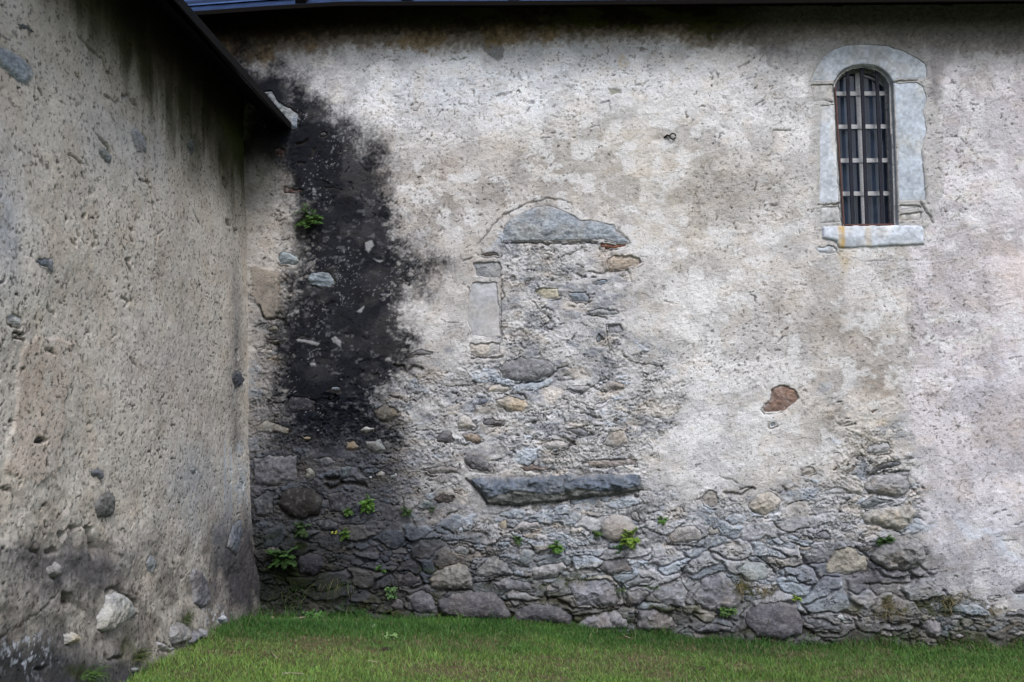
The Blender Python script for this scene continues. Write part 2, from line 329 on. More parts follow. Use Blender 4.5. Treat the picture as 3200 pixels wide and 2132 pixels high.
# lower wall centre
st('H', [(870, 168), (960, 158), (1300, 145), (1660, 138), (2000, 132), (2060, 132), (2072, 180), (2062, 250), (1900, 280), (1550, 320), (1200, 355), (1012, 352), (990, 300), (940, 240)], (96, 103, 114), .085, 'slab', .8, None, 'long dark slate slab below the blocked doorway', lam=.8, edge=.012, warp=.006, two=(100, 100, 96))
st('H', [(835, 20), (900, -10), (960, 10), (1040, 60), (1052, 132), (880, 112), (845, 60)], (88, 87, 90), .035)
st('H', [(515, 105), (700, 62), (820, 78), (820, 130), (700, 145), (620, 150)], (112, 108, 106), .03)
st('H', [(1780, 500), (1800, 445), (1850, 415), (1910, 405), (1990, 430), (2040, 500), (2020, 570), (1940, 600), (1860, 605), (1795, 565)], (156, 150, 146), .075, var=.5, label='smooth round pale boulder with a plant below it', warp=.003)
st('H', [(605, 860), (640, 800), (720, 760), (820, 728), (880, 755), (915, 850), (905, 920), (760, 932), (620, 922)], (122, 119, 115), .07, label='squarish pale boulder near the grass')
st('H', [(445, 970), (560, 910), (640, 970), (678, 1050), (660, 1105), (580, 1108), (490, 1080)], (90, 88, 93), .06, var=.6)
st('H', [(660, 1000), (760, 950), (900, 935), (1050, 940), (1130, 1010), (1168, 1100), (1150, 1150), (900, 1140), (700, 1110), (665, 1050)], (86, 84, 88), .09, var=.6, label='wide dark rounded footing boulder')
st('H', [(1172, 1125), (1220, 1055), (1300, 1015), (1420, 1012), (1520, 1050), (1592, 1110), (1580, 1175), (1400, 1165), (1190, 1160)], (80, 79, 83), .10, var=.6)
st('H', [(915, 800), (960, 730), (1050, 690), (1150, 740), (1190, 820), (1100, 840), (1000, 862), (930, 850)], (106, 108, 112), .04)
st('H', [(1540, 890), (1600, 855), (1800, 838), (1890, 860), (1902, 920), (1912, 1000), (1880, 1042), (1620, 1052), (1580, 960)], (122, 122, 128), .05)
st('H', [(1932, 885), (2010, 832), (2150, 825), (2172, 860), (2120, 900), (1960, 915)], (122, 124, 128), .04)
st('H', [(1952, 930), (2100, 915), (2132, 960), (2050, 1042), (1962, 1042)], (108, 106, 108), .045)
st('H', [(1610, 1175), (1680, 1112), (1910, 1075), (1962, 1130), (1992, 1215), (1750, 1210), (1630, 1200)], (112, 110, 114), .05)
st('H', [(2032, 1052), (2150, 1040), (2262, 1100), (2325, 1190), (2200, 1215), (2040, 1210)], (112, 110, 113), .055)
st('H', [(2122, 960), (2182, 870), (2348, 850), (2390, 950), (2370, 1060), (2200, 1032)], (126, 126, 130), .04)
st('H', [(1740, 790), (1800, 720), (1950, 700), (2012, 780), (2000, 820), (1830, 826)], (100, 98, 101), .035)
st('H', [(1190, 705), (1260, 640), (1352, 680), (1320, 740), (1280, 775), (1200, 742)], (114, 120, 124), .035)
st('H', [(1300, 790), (1380, 742), (1530, 730), (1560, 790), (1450, 860), (1330, 862)], (138, 136, 137), .04)
st('H', [(1030, 882), (1130, 838), (1300, 870), (1342, 940), (1100, 950)], (106, 106, 111), .04)
st('H', [(1395, 902), (1450, 880), (1512, 910), (1490, 950), (1400, 955)], (122, 120, 122), .03)
st('H', [(760, 640), (850, 620), (900, 652), (870, 710), (790, 692)], (110, 114, 118), .03)
st('H', [(882, 702), (930, 650), (1022, 690), (960, 732)], (118, 114, 112), .03)
st('H', [(230, 132), (270, 100), (322, 132), (300, 166), (240, 166)], (130, 126, 118), .03)
st('H', [(330, 142), (380, 110), (402, 150), (340, 182)], (142, 146, 148), .025)
st('H', [(168, 155), (200, 140), (228, 160), (200, 182)], (150, 154, 158), .022)
st('H', [(-20, 85), (50, 65), (82, 90), (50, 160), (-10, 170)], (90, 98, 102), .03)
st('H', [(1080, 462), (1140, 440), (1162, 500), (1120, 532), (1085, 500)], (150, 140, 126), .02)
st('H', [(340, 805), (480, 795), (560, 850), (572, 890), (480, 930), (350, 902)], (64, 62, 66), .035, var=.6)
st('H', [(1600, 1078), (1725, 1073), (1712, 1100), (1620, 1102)], (185, 188, 192), .02)
st('H', [(780, 520), (810, 490), (850, 500), (850, 535), (800, 555)], (138, 144, 152), .025)
st('H', [(500, 372), (560, 300), (640, 320), (652, 370), (560, 392)], (98, 106, 110), .035)
st('F', [(1240, 1545), (1290, 1490), (1420, 1468), (1442, 1530), (1420, 1565), (1260, 1568)], (156, 154, 154), .04)
st('I', [(-110, 560), (-60, 500), (0, 485), (90, 480), (150, 545), (130, 600), (30, 622), (-80, 620)], (144, 140, 138), .045)
st('H', [(1160, 502), (1240, 450), (1370, 460), (1392, 510), (1200, 540)], (144, 140, 140), .03)
st('H', [(310, 1032), (380, 980), (440, 1000), (442, 1070), (360, 1082)], (80, 80, 84), .035)
st('H', [(1200, 75), (1300, 65), (1462, 85), (1440, 120), (1250, 126)], (108, 96, 90), .025)
st('H', [(1660, 40), (1800, 22), (2035, 28), (2040, 82), (1850, 96), (1700, 88)], (136, 128, 124), .03, lam=1.2)
st('H', [(620, 300), (700, 262), (800, 290), (770, 340), (660, 345)], (72, 66, 64), .03)
st('H', [(230, 390), (275, 375), (285, 430), (240, 440)], (66, 62, 62), .02)
st('H', [(2100, 470), (2060, 430), (2050, 390), (2010, 385), (1975, 405), (2045, 480)], (140, 138, 138), .02)
# right side of the wall
st('I', [(1240, 210), (1320, 145), (1480, 120), (1560, 150), (1572, 220), (1520, 302), (1400, 290), (1245, 255)], (142, 140, 141), .05, lam=.6, label='striped grey stone of the rough edge on the right')
st('I', [(1212, 440), (1212, 402), (1400, 360), (1570, 335), (1628, 380), (1592, 470), (1520, 532), (1400, 502), (1340, 480), (1250, 482)], (158, 153, 146), .055, label='pale flat boulder above the small green plant')
st('I', [(1290, 690), (1340, 610), (1450, 560), (1560, 540), (1660, 620), (1672, 700), (1620, 770), (1520, 802), (1400, 790), (1320, 742)], (126, 124, 124), .09, label='large round bellied boulder on the right')
st('I', [(118, 290), (170, 240), (240, 250), (255, 310), (232, 368), (200, 385), (150, 350)], (142, 137, 132), .012, var=.5)
st('I', [(450, 345), (510, 260), (600, 240), (690, 312), (652, 390), (570, 430), (470, 390)], (168, 160, 150), .04)
st('I', [(810, 130), (840, 80), (900, 80), (925, 130), (880, 155), (820, 150)], (148, 142, 134), .014)
st('I', [(335, 790), (440, 710), (560, 740), (632, 800), (580, 860), (470, 885), (400, 840)], (142, 146, 146), .035, var=.6, label='smooth pale slate stone above the dry grass', edge=.01)
st('I', [(885, 548), (980, 505), (1035, 570), (1000, 592), (920, 577)], (116, 116, 122), .02)
st('I', [(708, 732), (760, 680), (832, 700), (820, 750), (750, 777)], (142, 140, 140), .03)
st('I', [(62, 1000), (130, 850), (280, 800), (360, 880), (415, 990), (380, 1060), (230, 1082), (120, 1062)], (118, 117, 122), .055)
st('I', [(425, 1090), (520, 1010), (680, 1000), (790, 1030), (832, 1120), (822, 1235), (700, 1275), (500, 1255), (420, 1160)], (92, 90, 95), .075, var=.7, label='big dark flat footing stone by the lawn')
st('I', [(980, 1080), (1100, 1100), (1212, 1160), (1110, 1162), (1030, 1132)], (138, 146, 144), .04, label='thin pale green slate sticking out near the grass')
st('I', [(800, 1110), (960, 1108), (1100, 1190), (1080, 1225), (930, 1212), (840, 1160)], (98, 98, 102), .045)
st('I', [(1640, 1165), (1700, 1120), (1780, 1150), (1802, 1222), (1740, 1275), (1660, 1230)], (116, 112, 114), .05)
st('I', [(1838, 1245), (1900, 1210), (1948, 1240), (1890, 1285)], (112, 108, 110), .05)
st('I', [(1360, 1215), (1400, 1205), (1465, 1240), (1460, 1262), (1360, 1262)], (118, 114, 112), .04)
st('I', [(1480, 1250), (1530, 1215), (1602, 1240), (1590, 1262)], (112, 110, 108), .04)
st('I', [(1220, 325), (1300, 290), (1400, 300), (1500, 320), (1400, 350), (1260, 390), (1210, 375)], (108, 112, 114), .03, lam=1.3)
st('I', [(1240, 150), (1330, 62), (1430, 35), (1512, 40), (1500, 80), (1330, 130), (1270, 168)], (88, 90, 94), .03, lam=1.0)
st('I', [(1110, 145), (1120, 100), (1212, 58), (1190, 100), (1130, 152)], (114, 104, 94), .03)
st('I', [(1018, 100), (1050, 70), (1082, 90), (1040, 122)], (96, 84, 78), .025)
st('I', [(80, 1195), (200, 1138), (345, 1175), (335, 1235), (90, 1230)], (84, 84, 90), .05)
st('I', [(2260, 935), (2352, 880), (2420, 920), (2400, 960), (2290, 958)], (84, 82, 85), .04)
st('I', [(2200, 1085), (2352, 1060), (2430, 1090), (2352, 1122), (2210, 1122)], (104, 104, 107), .04, lam=.8)
st('I', [(2255, 1230), (2352, 1205), (2430, 1220), (2420, 1262), (2300, 1260)], (118, 114, 114), .045)
st('I', [(152, 532), (190, 490), (250, 495), (270, 550), (200, 572)], (142, 138, 134), .02)
st('I', [(1222, 1112), (1300, 1108), (1312, 1180), (1250, 1182)], (112, 112, 112), .03)
st('I', [(970, 770), (1040, 650), (1150, 620), (1270, 700), (1282, 800), (1100, 832), (980, 822)], (140, 134, 124), .025)
st('I', [(1200, 640), (1290, 600), (1330, 640), (1280, 690), (1220, 670)], (92, 90, 92), .03)
st('I', [(1350, 1130), (1600, 1118), (1640, 1128), (1600, 1145), (1360, 1142)], (110, 108, 110), .04)
st('I', [(1375, 1190), (1500, 1185), (1520, 1200), (1450, 1214), (1380, 1206)], (108, 108, 108), .04)
st('I', [(1730, 1030), (1770, 1020), (1790, 1080), (1730, 1090)], (108, 108, 112), .025)
st('I', [(2080, 970), (2170, 950), (2210, 990), (2110, 1010)], (138, 138, 142), .03)
st('F', [(540, 1250), (590, 1180), (602, 1110), (660, 1080), (712, 1085), (780, 1110), (818, 1180), (780, 1222), (720, 1272), (560, 1287)], (130, 108, 98), .014, var=.9, label='isolated red brown rock set in the pale plaster')
st('F', [(590, 1338), (640, 1325), (652, 1370), (600, 1387)], (138, 148, 154), .02)
st('F', [(1060, 1348), (1100, 1333), (1202, 1340), (1190, 1362), (1080, 1362)], (100, 104, 108), .02)
st('F', [(1035, 1200), (1080, 1183), (1127, 1213), (1050, 1222)], (104, 104, 104), .02)
st('F', [(1258, 1250), (1330, 1253), (1367, 1265), (1300, 1292)], (128, 114, 106), .02)

WSTN = []
def ws(t, pts, col, h=.012, var=.8, label=None, name='wall_stone', edge=.012):
    WSTN.append(dict(p=fp(t, pts), c=col, h=h, n=name, var=var, m=None, l=label, lam=0, e=edge, w=.006, tilt=0, two=None))
KW = dict()
ws('A', [(120, 150), (160, 152), (230, 200), (272, 252), (230, 242), (140, 192)], (92, 94, 94), .015)
ws('A', [(-60, 300), (0, 310), (100, 340), (240, 450), (246, 540), (200, 600), (130, 570), (60, 500), (0, 440), (-60, 400)], (146, 151, 156), .006, label='pale blue grey patch stone high on the side wall')
ws('A', [(680, 1010), (720, 1005), (770, 1060), (776, 1130), (740, 1132), (700, 1060)], (126, 130, 130), .012)
ws('A', [(900, 910), (940, 870), (1000, 940), (1022, 1050), (950, 1062)], (138, 140, 144), .008)
ws('A', [(1285, 990), (1320, 940), (1345, 980), (1342, 1050), (1320, 1085), (1290, 1030)], (82, 84, 78), .012, label='small dark green stone under the side eave')
ws('D', [(225, 240), (260, 195), (370, 210), (378, 312), (360, 325), (300, 290)], (112, 116, 122), .01)
ws('D', [(30, 600), (70, 580), (150, 620), (140, 680), (90, 695), (40, 660)], (182, 180, 176), .012)
ws('D', [(1590, 1040), (1620, 980), (1660, 1000), (1685, 1060), (1660, 1100), (1620, 1112)], (78, 80, 86), .02, label='dark oval stone near the inner corner')
ws('D', [(235, 1490), (255, 1450), (310, 1460), (322, 1470), (280, 1485)], (70, 66, 64), .015)
ws('G', [(680, 1130), (730, 1050), (730, 970), (800, 945), (850, 960), (935, 1080), (940, 1110), (850, 1160), (760, 1225), (690, 1220)], (164, 162, 156), .04, label='big pale rock bulging from the foot of the side wall')
ws('G', [(995, 740), (1030, 680), (1080, 720), (1086, 770), (1050, 822), (1010, 815)], (132, 134, 134), .01)
ws('G', [(1308, 850), (1330, 778), (1380, 790), (1430, 880), (1452, 1000), (1400, 1060), (1335, 1040), (1325, 930)], (108, 106, 110), .02, label='tall dark grey stone low on the side wall')
ws('G', [(665, 330), (700, 280), (760, 250), (806, 290), (790, 430), (690, 440), (665, 380)], (100, 98, 94), .012)
ws('G', [(620, 120), (680, 78), (722, 110), (720, 160), (690, 187)], (112, 112, 116), .012)
ws('G', [(460, 1240), (520, 1218), (553, 1250), (540, 1300), (470, 1312)], (178, 168, 146), .02)
ws('G', [(1168, 1180), (1230, 1148), (1270, 1190), (1282, 1300), (1200, 1312), (1170, 1260)], (132, 130, 128), .05)
ws('G', [(1288, 1240), (1380, 1190), (1408, 1230), (1380, 1282), (1290, 1312)], (122, 120, 124), .05)
ws('G', [(1308, 105), (1340, 83), (1362, 112), (1330, 142)], (110, 116, 116), .012)
ws('G', [(1080, 1300), (1110, 1280), (1150, 1320), (1230, 1335), (1150, 1370), (1100, 1340)], (150, 146, 142), .03)
ws('G', [(905, 1470), (935, 1458), (960, 1480), (930, 1502)], (140, 140, 142), .04)
ws('G', [(1560, 640), (1600, 480), (1650, 440), (1670, 560), (1620, 700)], (100, 104, 112), .02)
ws('G', [(330, 790), (400, 745), (430, 800), (400, 860), (340, 840)], (128, 124, 120), .025)
ws('G', [(1490, 1130), (1530, 1095), (1560, 1120), (1540, 1170)], (146, 150, 158), .03)

# ================================================================== WALL BUILDER
def rampgrid(a, b, fine0, fine1, d, D):
    c = list(np.arange(fine0, fine1, d)); s = d; x = fine0; L_ = []
    while x > a: s = min(s * 1.15, D); x -= s; L_.append(x)
    x = c[-1]; s = d; Rr = []
    while x < b: s = min(s * 1.15, D); x += s; Rr.append(x)
    return np.array(L_[::-1] + c + Rr)

def stone_profile(d, h, e):
    if h > .05: return -.022 + (h + .022) * (.40 * (1 - np.exp(-np.maximum(d, 0) / e)) + .60 * np.sqrt(np.clip(1 - (1 - np.clip(d / .13, 0, 1)) ** 2, 0, 1)))
    return -.022 + (h + .022) * (.72 * (1 - np.exp(-np.maximum(d, 0) / e)) + .28 * np.clip(d / .11, 0, 1) ** .6)

def place_stones(tab, inv, U, V, H, C, mk, parent, pos, fade):
    """cuts a socket for each stone in the wall field, then builds each stone as its own mesh"""
    u1 = U[0]; v1 = V[:, 0]
    for k, s in enumerate(tab):
        P = np.array([inv(*q) for q in s['p']])
        lo = P.min(0) - .05; hi = P.max(0) + .05
        i0, i1 = np.searchsorted(u1, [lo[0], hi[0]]); j0, j1 = np.searchsorted(v1, [lo[1], hi[1]])
        uu = U[j0:j1, i0:i1]; vv = V[j0:j1, i0:i1]
        def warp(x, y):
            return (x + s['w'] * 2 * (fbm(x * 22 + k * 3.1, y * 22, 1, 3) - .5) * 2, y + s['w'] * 2 * (fbm(x * 22, y * 22 + k * 2.3, 4, 3) - .5) * 2)
        if uu.size:
            a, b = warp(uu, vv); d = sdpoly(a, b, P)
            bt = .15 + .85 * ss(.25, -.35, (vv - P[:, 1].mean()) / (hi[1] - lo[1] - .1)); jn = bt * ss(.36, .55, fbm(uu * 9 + k, vv * 9, 6, 3)); g = np.exp(-(d / (.006 if s['h'] < .05 else .012)) ** 2) * (.016 + .3 * max(0, s['h'] - .03)) * jn if s['h'] > .011 and s['m'] != 'D' else np.exp(-(d / .005) ** 2) * .002
            H[j0:j1, i0:i1] = H[j0:j1, i0:i1] - g - ss(.010, .022, d) * .06
            bt = .15 + .85 * ss(.25, -.35, (vv - P[:, 1].mean()) / (hi[1] - lo[1] - .1)); jn = bt * ss(.36, .55, fbm(uu * 9 + k, vv * 9, 6, 3)); dk = np.exp(-((d - .001) / .005) ** 2) * (.85 * jn if s['m'] != 'D' else .3 * jn)
            C[j0:j1, i0:i1] = mix(C[j0:j1, i0:i1], A(70, 64, 58), dk)
        # the stone
        q = min(.007, max(.0035, min(hi - lo) / 26))
        gx = np.arange(lo[0], hi[0] + q, q); gy = np.arange(lo[1], hi[1] + q, q)
        X, Y = np.meshgrid(gx, gy); a, b = warp(X, Y); d = sdpoly(a, b, P)
        n1 = fbm(X * 11 + k * 5, Y * 11, 2, 4); n2 = fbm(X * 45, Y * 45 + k, 3, 3); lm = fbm(X * 9 + k, (Y + X * .12) * 75, 5, 3)
        rel = s['h'] * .55 * (n1 - .5) * 2 + .008 * (n2 - .5) * (2 if s['m'] != 'D' else .5)
        fac = ss(0, .02, d)
        # facets: a few tilted planes chipped off the stone
        dome = 1.0
        if s['m'] != 'D' and s['h'] > .015:
            f_, e_, r1, r2 = voro(X * 13 + k * 7.7, Y * 17 + k * 1.3, k % 5, .9)
            rel = rel * .7 + s['h'] * (.35 * (r1 - .5)) * ss(0, .25, e_)
        if s['h'] > .05 and s['var'] < .8: rel = rel * .35
        if s['m'] == 'D': rel = rel * .25 + .003 * (n2 - .5) - .004 * ss(.60, .70, fbm(X * 24, Y * 24 + k, 5, 3)) * ss(.03, 0, d)
        
        ht = stone_profile(d, s['h'], s['e']) + fac * (rel + s['lam'] * .010 * (np.floor(lm * 7) / 7 - .5) * 2)
        ht = ht + fac * .004
        base = A(*s['c'])
        v = s['var']
        lum = 1 + v * (.36 * (n1 - .5) * 2 + .42 * (n2 - .5) * 2)
        c = base[None, None] * lum[..., None]
        if s['lam']: c = c * (1 + .5 * s['lam'] * (lm - .5))[..., None]
        tint = fbm(X * 6 + 9 + k, Y * 6, 7, 3)
        c = mix(c, c * np.array([1.10, 1.0, .86]), ss(.45, .75, tint) * .8 * v)
        c = mix(c, c * .6 + A(190, 188, 184) * .35, ss(.60, .72, fbm(X * 38, Y * 38 + 4 * k, 0, 3)) * .55 * v)
        if s['m'] != 'D':
            mort = ss(.46, .62, fbm(X * 15 + 3 * k, Y * 15, 6, 3)) * ss(.045, .0, d)   # mortar smeared over the rim
            lumbase = float(base.mean())
            c = mix(c, (A(172, 169, 168) * min(1, lumbase / .26)), mort * .75)
        if s['two'] is not None:
            q_ = np.array([inv(*z_) for z_ in fp('H', [(870, 330), (1010, 295), (1200, 240), (1450, 272), (1640, 225), (1780, 250), (2070, 215)])]); vb = np.interp(X, q_[:, 0], q_[:, 1]) + .012 * (fbm(X * 14, Y * 2, 2, 3) - .5)
            low = ss(.006, -.006, Y - vb)
            ht = ht - .012 * low * fac
            c = mix(c, A(*s['two']) * lum[..., None], low * .85)
        if s['n'] == 'window_sill':
            for (sx, wd, am) in ((1098, 14, .85), (1075, 10, .5), (1270, 22, .35)):
                x0, _ = inv(*fp('F', [(sx, 60)])[0])
                m = np.exp(-((X - x0 - .01 * (n1 - .5)) / (wd / 2.2 * .0027)) ** 2) * am * (.6 + .8 * (vn(X * 9, Y * 14, 3)))
                c = mix(c, A(190, 158, 96), np.clip(m, 0, .9))
        if fade is not None:
            c = c * fade(X, Y)[..., None]
        keep = d > -.006
        idx = -np.ones(X.shape, int); vert = keep.copy()
        qm = keep[:-1, :-1] & keep[1:, :-1] & keep[:-1, 1:] & keep[1:, 1:]
        used = np.zeros(X.shape, bool); used[:-1, :-1] |= qm; used[1:, :-1] |= qm; used[:-1, 1:] |= qm; used[1:, 1:] |= qm
        if used.sum() < 6: continue
        idx[used] = np.arange(used.sum())
        F = np.stack([idx[:-1, :-1][qm], idx[:-1, 1:][qm], idx[1:, 1:][qm], idx[1:, :-1][qm]], 1)
        VV = pos(X[used], Y[used], ht[used])
        # sink the rim into the wall
        o = mesh(s['n'], VV, F, M_DRESSED if s['m'] == 'D' else M_STONE, parent, c[used])
        if s['l']: o['label'] = s['l']

def grid_mesh(name, U, V, H, C, pos, mat, parent, hole=None):
    n, m = U.shape
    idx = np.arange(n * m).reshape(n, m)
    F = np.stack([idx[:-1, :-1], idx[:-1, 1:], idx[1:, 1:], idx[1:, :-1]], -1).reshape(-1, 4)
    if hole is not None:
        hq = (hole[:-1, :-1] & hole[:-1, 1:] & hole[1:, 1:] & hole[1:, :-1]).ravel()
        F = F[~hq]
    return mesh(name, pos(U.ravel(), V.ravel(), H.ravel()), F, mat, parent, C.reshape(-1, 3))

def gb(px, py, cx, cy, rx, ry, rot=0):     # soft blob, overview coordinates
    x = px / 1.36 - cx; y = py / 1.36 - cy
    if rot: c, s = math.cos(rot), math.sin(rot); x, y = x * c + y * s, -x * s + y * c
    return np.exp(-((x / rx) ** 2 + (y / ry) ** 2))
def cracks(tab, inv, U, V, H, C):
    u1 = U[0]; v1 = V[:, 0]
    for t, pts, wd, dp in tab:
        P = np.array([inv(*q) for q in fp(t, pts)]); lo = P.min(0) - .06; hi = P.max(0) + .06
        i0, i1 = np.searchsorted(u1, [lo[0], hi[0]]); j0, j1 = np.searchsorted(v1, [lo[1], hi[1]])
        uu = U[j0:j1, i0:i1]; vv = V[j0:j1, i0:i1]
        if not uu.size: continue
        a = uu + .022 * (fbm(uu * 25, vv * 25, 1, 3) - .5); b = vv + .03 * (fbm(uu * 25, vv * 25, 2, 3) - .5)
        d = sdline(a, b, P) / (wd * (.5 + fbm(uu * 12, vv * 12, 5, 2)))
        m = np.exp(-d ** 2)
        H[j0:j1, i0:i1] -= m * dp; C[j0:j1, i0:i1] = mix(C[j0:j1, i0:i1], A(60, 54, 48), m * .65)

# ------------------------------------------------------------------ back wall field
def pos_back(u, v, h): return np.stack([u, YB - h, v], -1)
def pos_wing(u, v, h): return np.stack([xw(v) + h, u, v], -1)
u = rampgrid(-3.4, 9.5, -2.62, 4.15, .0075, .12); v = rampgrid(-.9, 5.35, -.42, 5.12, .0075, .12)
U, V = np.meshgrid(u.astype(np.float32), v.astype(np.float32))
PX, PY = project(np.stack([U, np.full_like(U, YB), V], -1)); PX = PX.astype(np.float32); PY = PY.astype(np.float32)
wx = (fbm(U * 5, V * 5, 0, 5) - .5); wy = (fbm(U * 5 + 40, V * 5, 3, 5) - .5)
WX = PX + wx * 90; WY = PY + wy * 90
fx_ = PX + (fbm(U * 16, V * 16, 2, 4) - .5) * 40; fy_ = PY + (fbm(U * 16, V * 16, 5, 4) - .5) * 40
def om(pts): return [(x * 1.36, y * 1.36) for x, y in pts]
big = fbm(U * 1.1, V * 1.3, 1, 5); med = fbm(U * 4, V * 4.5, 2, 5); fine = fbm(U * 18, V * 18, 4, 4); vf = fbm(U * 55, V * 55, 6, 3)

RUB = om([(1152, 566), (1380, 566), (1395, 620), (1425, 640), (1425, 740), (1440, 800), (1520, 845), (1545, 890), (1560, 960), (1500, 1040), (1480, 1110), (1560, 1140), (1700, 1130), (1780, 1160), (1900, 1080), (1905, 1010), (1900, 920), (1990, 950), (2055, 985), (2085, 1060), (2110, 1150), (2120, 1250), (2135, 1325), (2240, 1395), (2600, 1330), (2600, 1700), (500, 1700), (560, 1000), (590, 980), (600, 640), (650, 640), (655, 760), (665, 930), (700, 950), (850, 880), (900, 835), (1000, 850), (1090, 835), (1155, 825)])
dr = sdpoly(fx_ + wx * 60, fy_ + wy * 60, RUB) + 130 * (fbm(U * 6, V * 8, 3, 4) - .5)
rub = ss(-5, 5, dr)
rubsoft = ss(-50, 40, dr)
# rubble: two sizes of half buried stones
def rubble(U, V, sx, sy, seed, tilt=.08):
    x = U / sx + (fbm(U * 5, V * 7, seed, 3) - .5) * .8 + (fbm(U * 34, V * 44, seed + 2, 3) - .5) * .20 * min(1, .1 / sx); y = (V + U * tilt) / sy + (fbm(U * 5, V * 6, seed + 3, 3) - .5) * 1.3 + (fbm(U * 34, V * 44, seed + 1, 3) - .5) * .20 * min(1, .1 / sx)
    return voro(x, y, seed, .95, True)
fa, ea, ra1, ra2, oxa, oya = rubble(U, V, .27, .115, 1, -.05)
fb, eb, rb1, rb2, oxb, oyb = rubble(U, V, .095, .042, 4, .06)
fc, ec, rc1, rc2, oxc, oyc = rubble(U, V, .040, .017, 2, .1)
lam = fbm(U * 5 + V * 2, (V + .14 * U) * 30 + wx * 6, 3, 5)
lamq = np.floor(lam * 9) / 9 + ss(.75, 1, lam * 9 - np.floor(lam * 9)) / 9
cov = fbm(U * 2.6, V * 3.2, 5, 5)                                     # how far the mortar covers
low = ss(1500, 1800, PY)                                             # bigger, clearer stones towards the foot
door = ss(-20, 20, sdpoly(fx_, fy_, om([(1150, 560), (1400, 560), (1440, 800), (1300, 850), (1150, 830)]))) + gb(PX, PY, 1980, 990, 110, 80)
isA = (ra1 > .50 - .22 * low)
hA = ss(.015, .16, ea) * (.018 + .024 * ra2 + .040 * (ra1 - .5) * oya + .04 * (ra2 - .5) * oxa + .012 * low)
hB_ = ss(.02, .18, eb) * (.010 + .020 * rb2 + .02 * (rb1 - .5) * oyb)
hs_ = np.where(isA, hA, hB_) * (.55 + .45 * low) * (1 - .3 * np.clip(door, 0, 1))
hm = .010 + .040 * (cov - .42) * (1 - .4 * low) + .010 * np.clip(door, 0, 1) + .008 * (med - .5) - .006 * low
rough = (1 - .5 * np.clip(door, 0, 1)) * (.012 * (fine - .5)) + .008 * (fbm(U * 34, V * 46, 0, 3) - .5) + .006 * (vf - .5)
flk_ = ss(.35, .52, fbm(U * 2.4, V * 3, 7, 4))
lq = fbm(U * 3.6 + 2, (V + .10 * U) * 12 + wx * 4, 6, 5) * 9 + (fbm(U * 22, V * 34, 2, 3) - .5) * .8
saw = lq - np.floor(lq); sawh = saw * ss(1.0, .93, saw)                # chipped ledges: slow rise, sharp drop
sawb = ss(.90, .96, saw) + ss(.06, .0, saw)
jm = ss(.50, .61, fbm(U * 8, V * 12, 6, 3))
hr = np.maximum(hs_, hm) + rough + .015 * sawh * (.3 + .9 * flk_) * (1 - .5 * isA * low)
isst = ss(-.004, .006, hs_ - hm)
e_ = np.where(isA, ea, eb * .8); ob = np.where(isA, oya, oyb)
crk = np.exp(-((e_ - .02) / .045) ** 2) * jm * (.06 + .94 * ss(-.02, -.28, ob)) * (1 - .25 * low)
crk = np.clip(crk + .75 * sawb * ss(.56, .66, fbm(U * 7, V * 10, 3, 3)) * (.4 + .6 * flk_), 0, 1)
crk2 = np.exp(-(ec / .07) ** 2) * ss(.56, .66, fbm(U * 6, V * 6, 1, 3)) * flk_
hr = hr - crk * .022 - crk2 * .008 - .008
# plaster relief
pl = .018 + .030 * (big - .5) + .010 * (med - .5) + .007 * (fine - .5) + .0045 * (vf - .5)
pitn = fbm(U * 40 + wx * 10, V * 44 + wy * 10, 7, 3); pits = ss(.26, .19, pitn) * ss(.44, .66, fbm(U * 2.2, V * 2.2, 6, 4))
pl -= pits * .012
flake = fbm(U * 3 + 7, V * 6 - U * 1.5, 3, 5)
pl += .004 * ss(.49, .50, flake) * ss(.62, .45, flake) 
H = pl * (1 - rub) + hr * rub

# colour --------------------------------------------------------------
C = np.empty(U.shape + (3,), np.float32); C[:] = A(192, 187, 184)
O = lambda cx, cy, rx, ry, rot=0: gb(WX, WY, cx, cy, rx, ry, rot)
def paint(col, m): 
    global C
    C = mix(C, A(*col), np.clip(m, 0, 1))
paint((220, 220, 223), O(1150, 200, 420, 110) * 1.0)
paint((216, 213, 213), O(1700, 230, 260, 130) * .8)
paint((208, 204, 203), O(2280, 260, 160, 160) * .6)
paint((166, 158, 152), O(1080, 420, 260, 90) * .8)
paint((170, 164, 158), O(1380, 420, 170, 80) * .6)
paint((186, 178, 166), O(1560, 400, 260, 110, .2) * .7)
paint((168, 162, 156), O(1050, 560, 130, 150) * .6)
paint((188, 180, 168), O(1350, 300, 330, 60, -.2) * .4)
paint((160, 154, 150), O(1680, 420, 130, 80) * .4)
paint((198, 191, 193), ss(2070, 2100, WX / 1.36 + 0 * WY) * .9)
paint((208, 197, 192), O(2300, 700, 160, 70, -.3) * .6)
paint((206, 188, 178), O(2330, 620, 60, 60) * .5)
paint((205, 190, 182), O(2290, 990, 130, 60, -.4) * .5)
paint((178, 174, 182), O(2250, 860, 100, 180, .3) * .5)
paint((150, 148, 156), O(2280, 1060, 130, 40) * .5)
paint((152, 142, 130), O(1950, 770, 110, 50) * .7)
paint((156, 144, 132), O(2000, 900, 80, 80) * .75)
paint((166, 156, 144), O(1850, 960, 110, 90) * .5)
paint((166, 156, 146), O(1780, 700, 200, 70) * .4)
paint((208, 206, 206), O(1640, 1000, 130, 170) * .9)
paint((212, 209, 206), O(1600, 720, 90, 110) * .7)
paint((172, 168, 164), O(1480, 690, 60, 110) * .8)
paint((186, 182, 178), O(1500, 800, 70, 40) * .6)
paint((176, 168, 158), O(1620, 560, 160, 60, .4) * .5)
paint((178, 176, 182), ss(1130, 1190, WY / 1.36) * ss(2080, 2140, WX / 1.36) * .6)
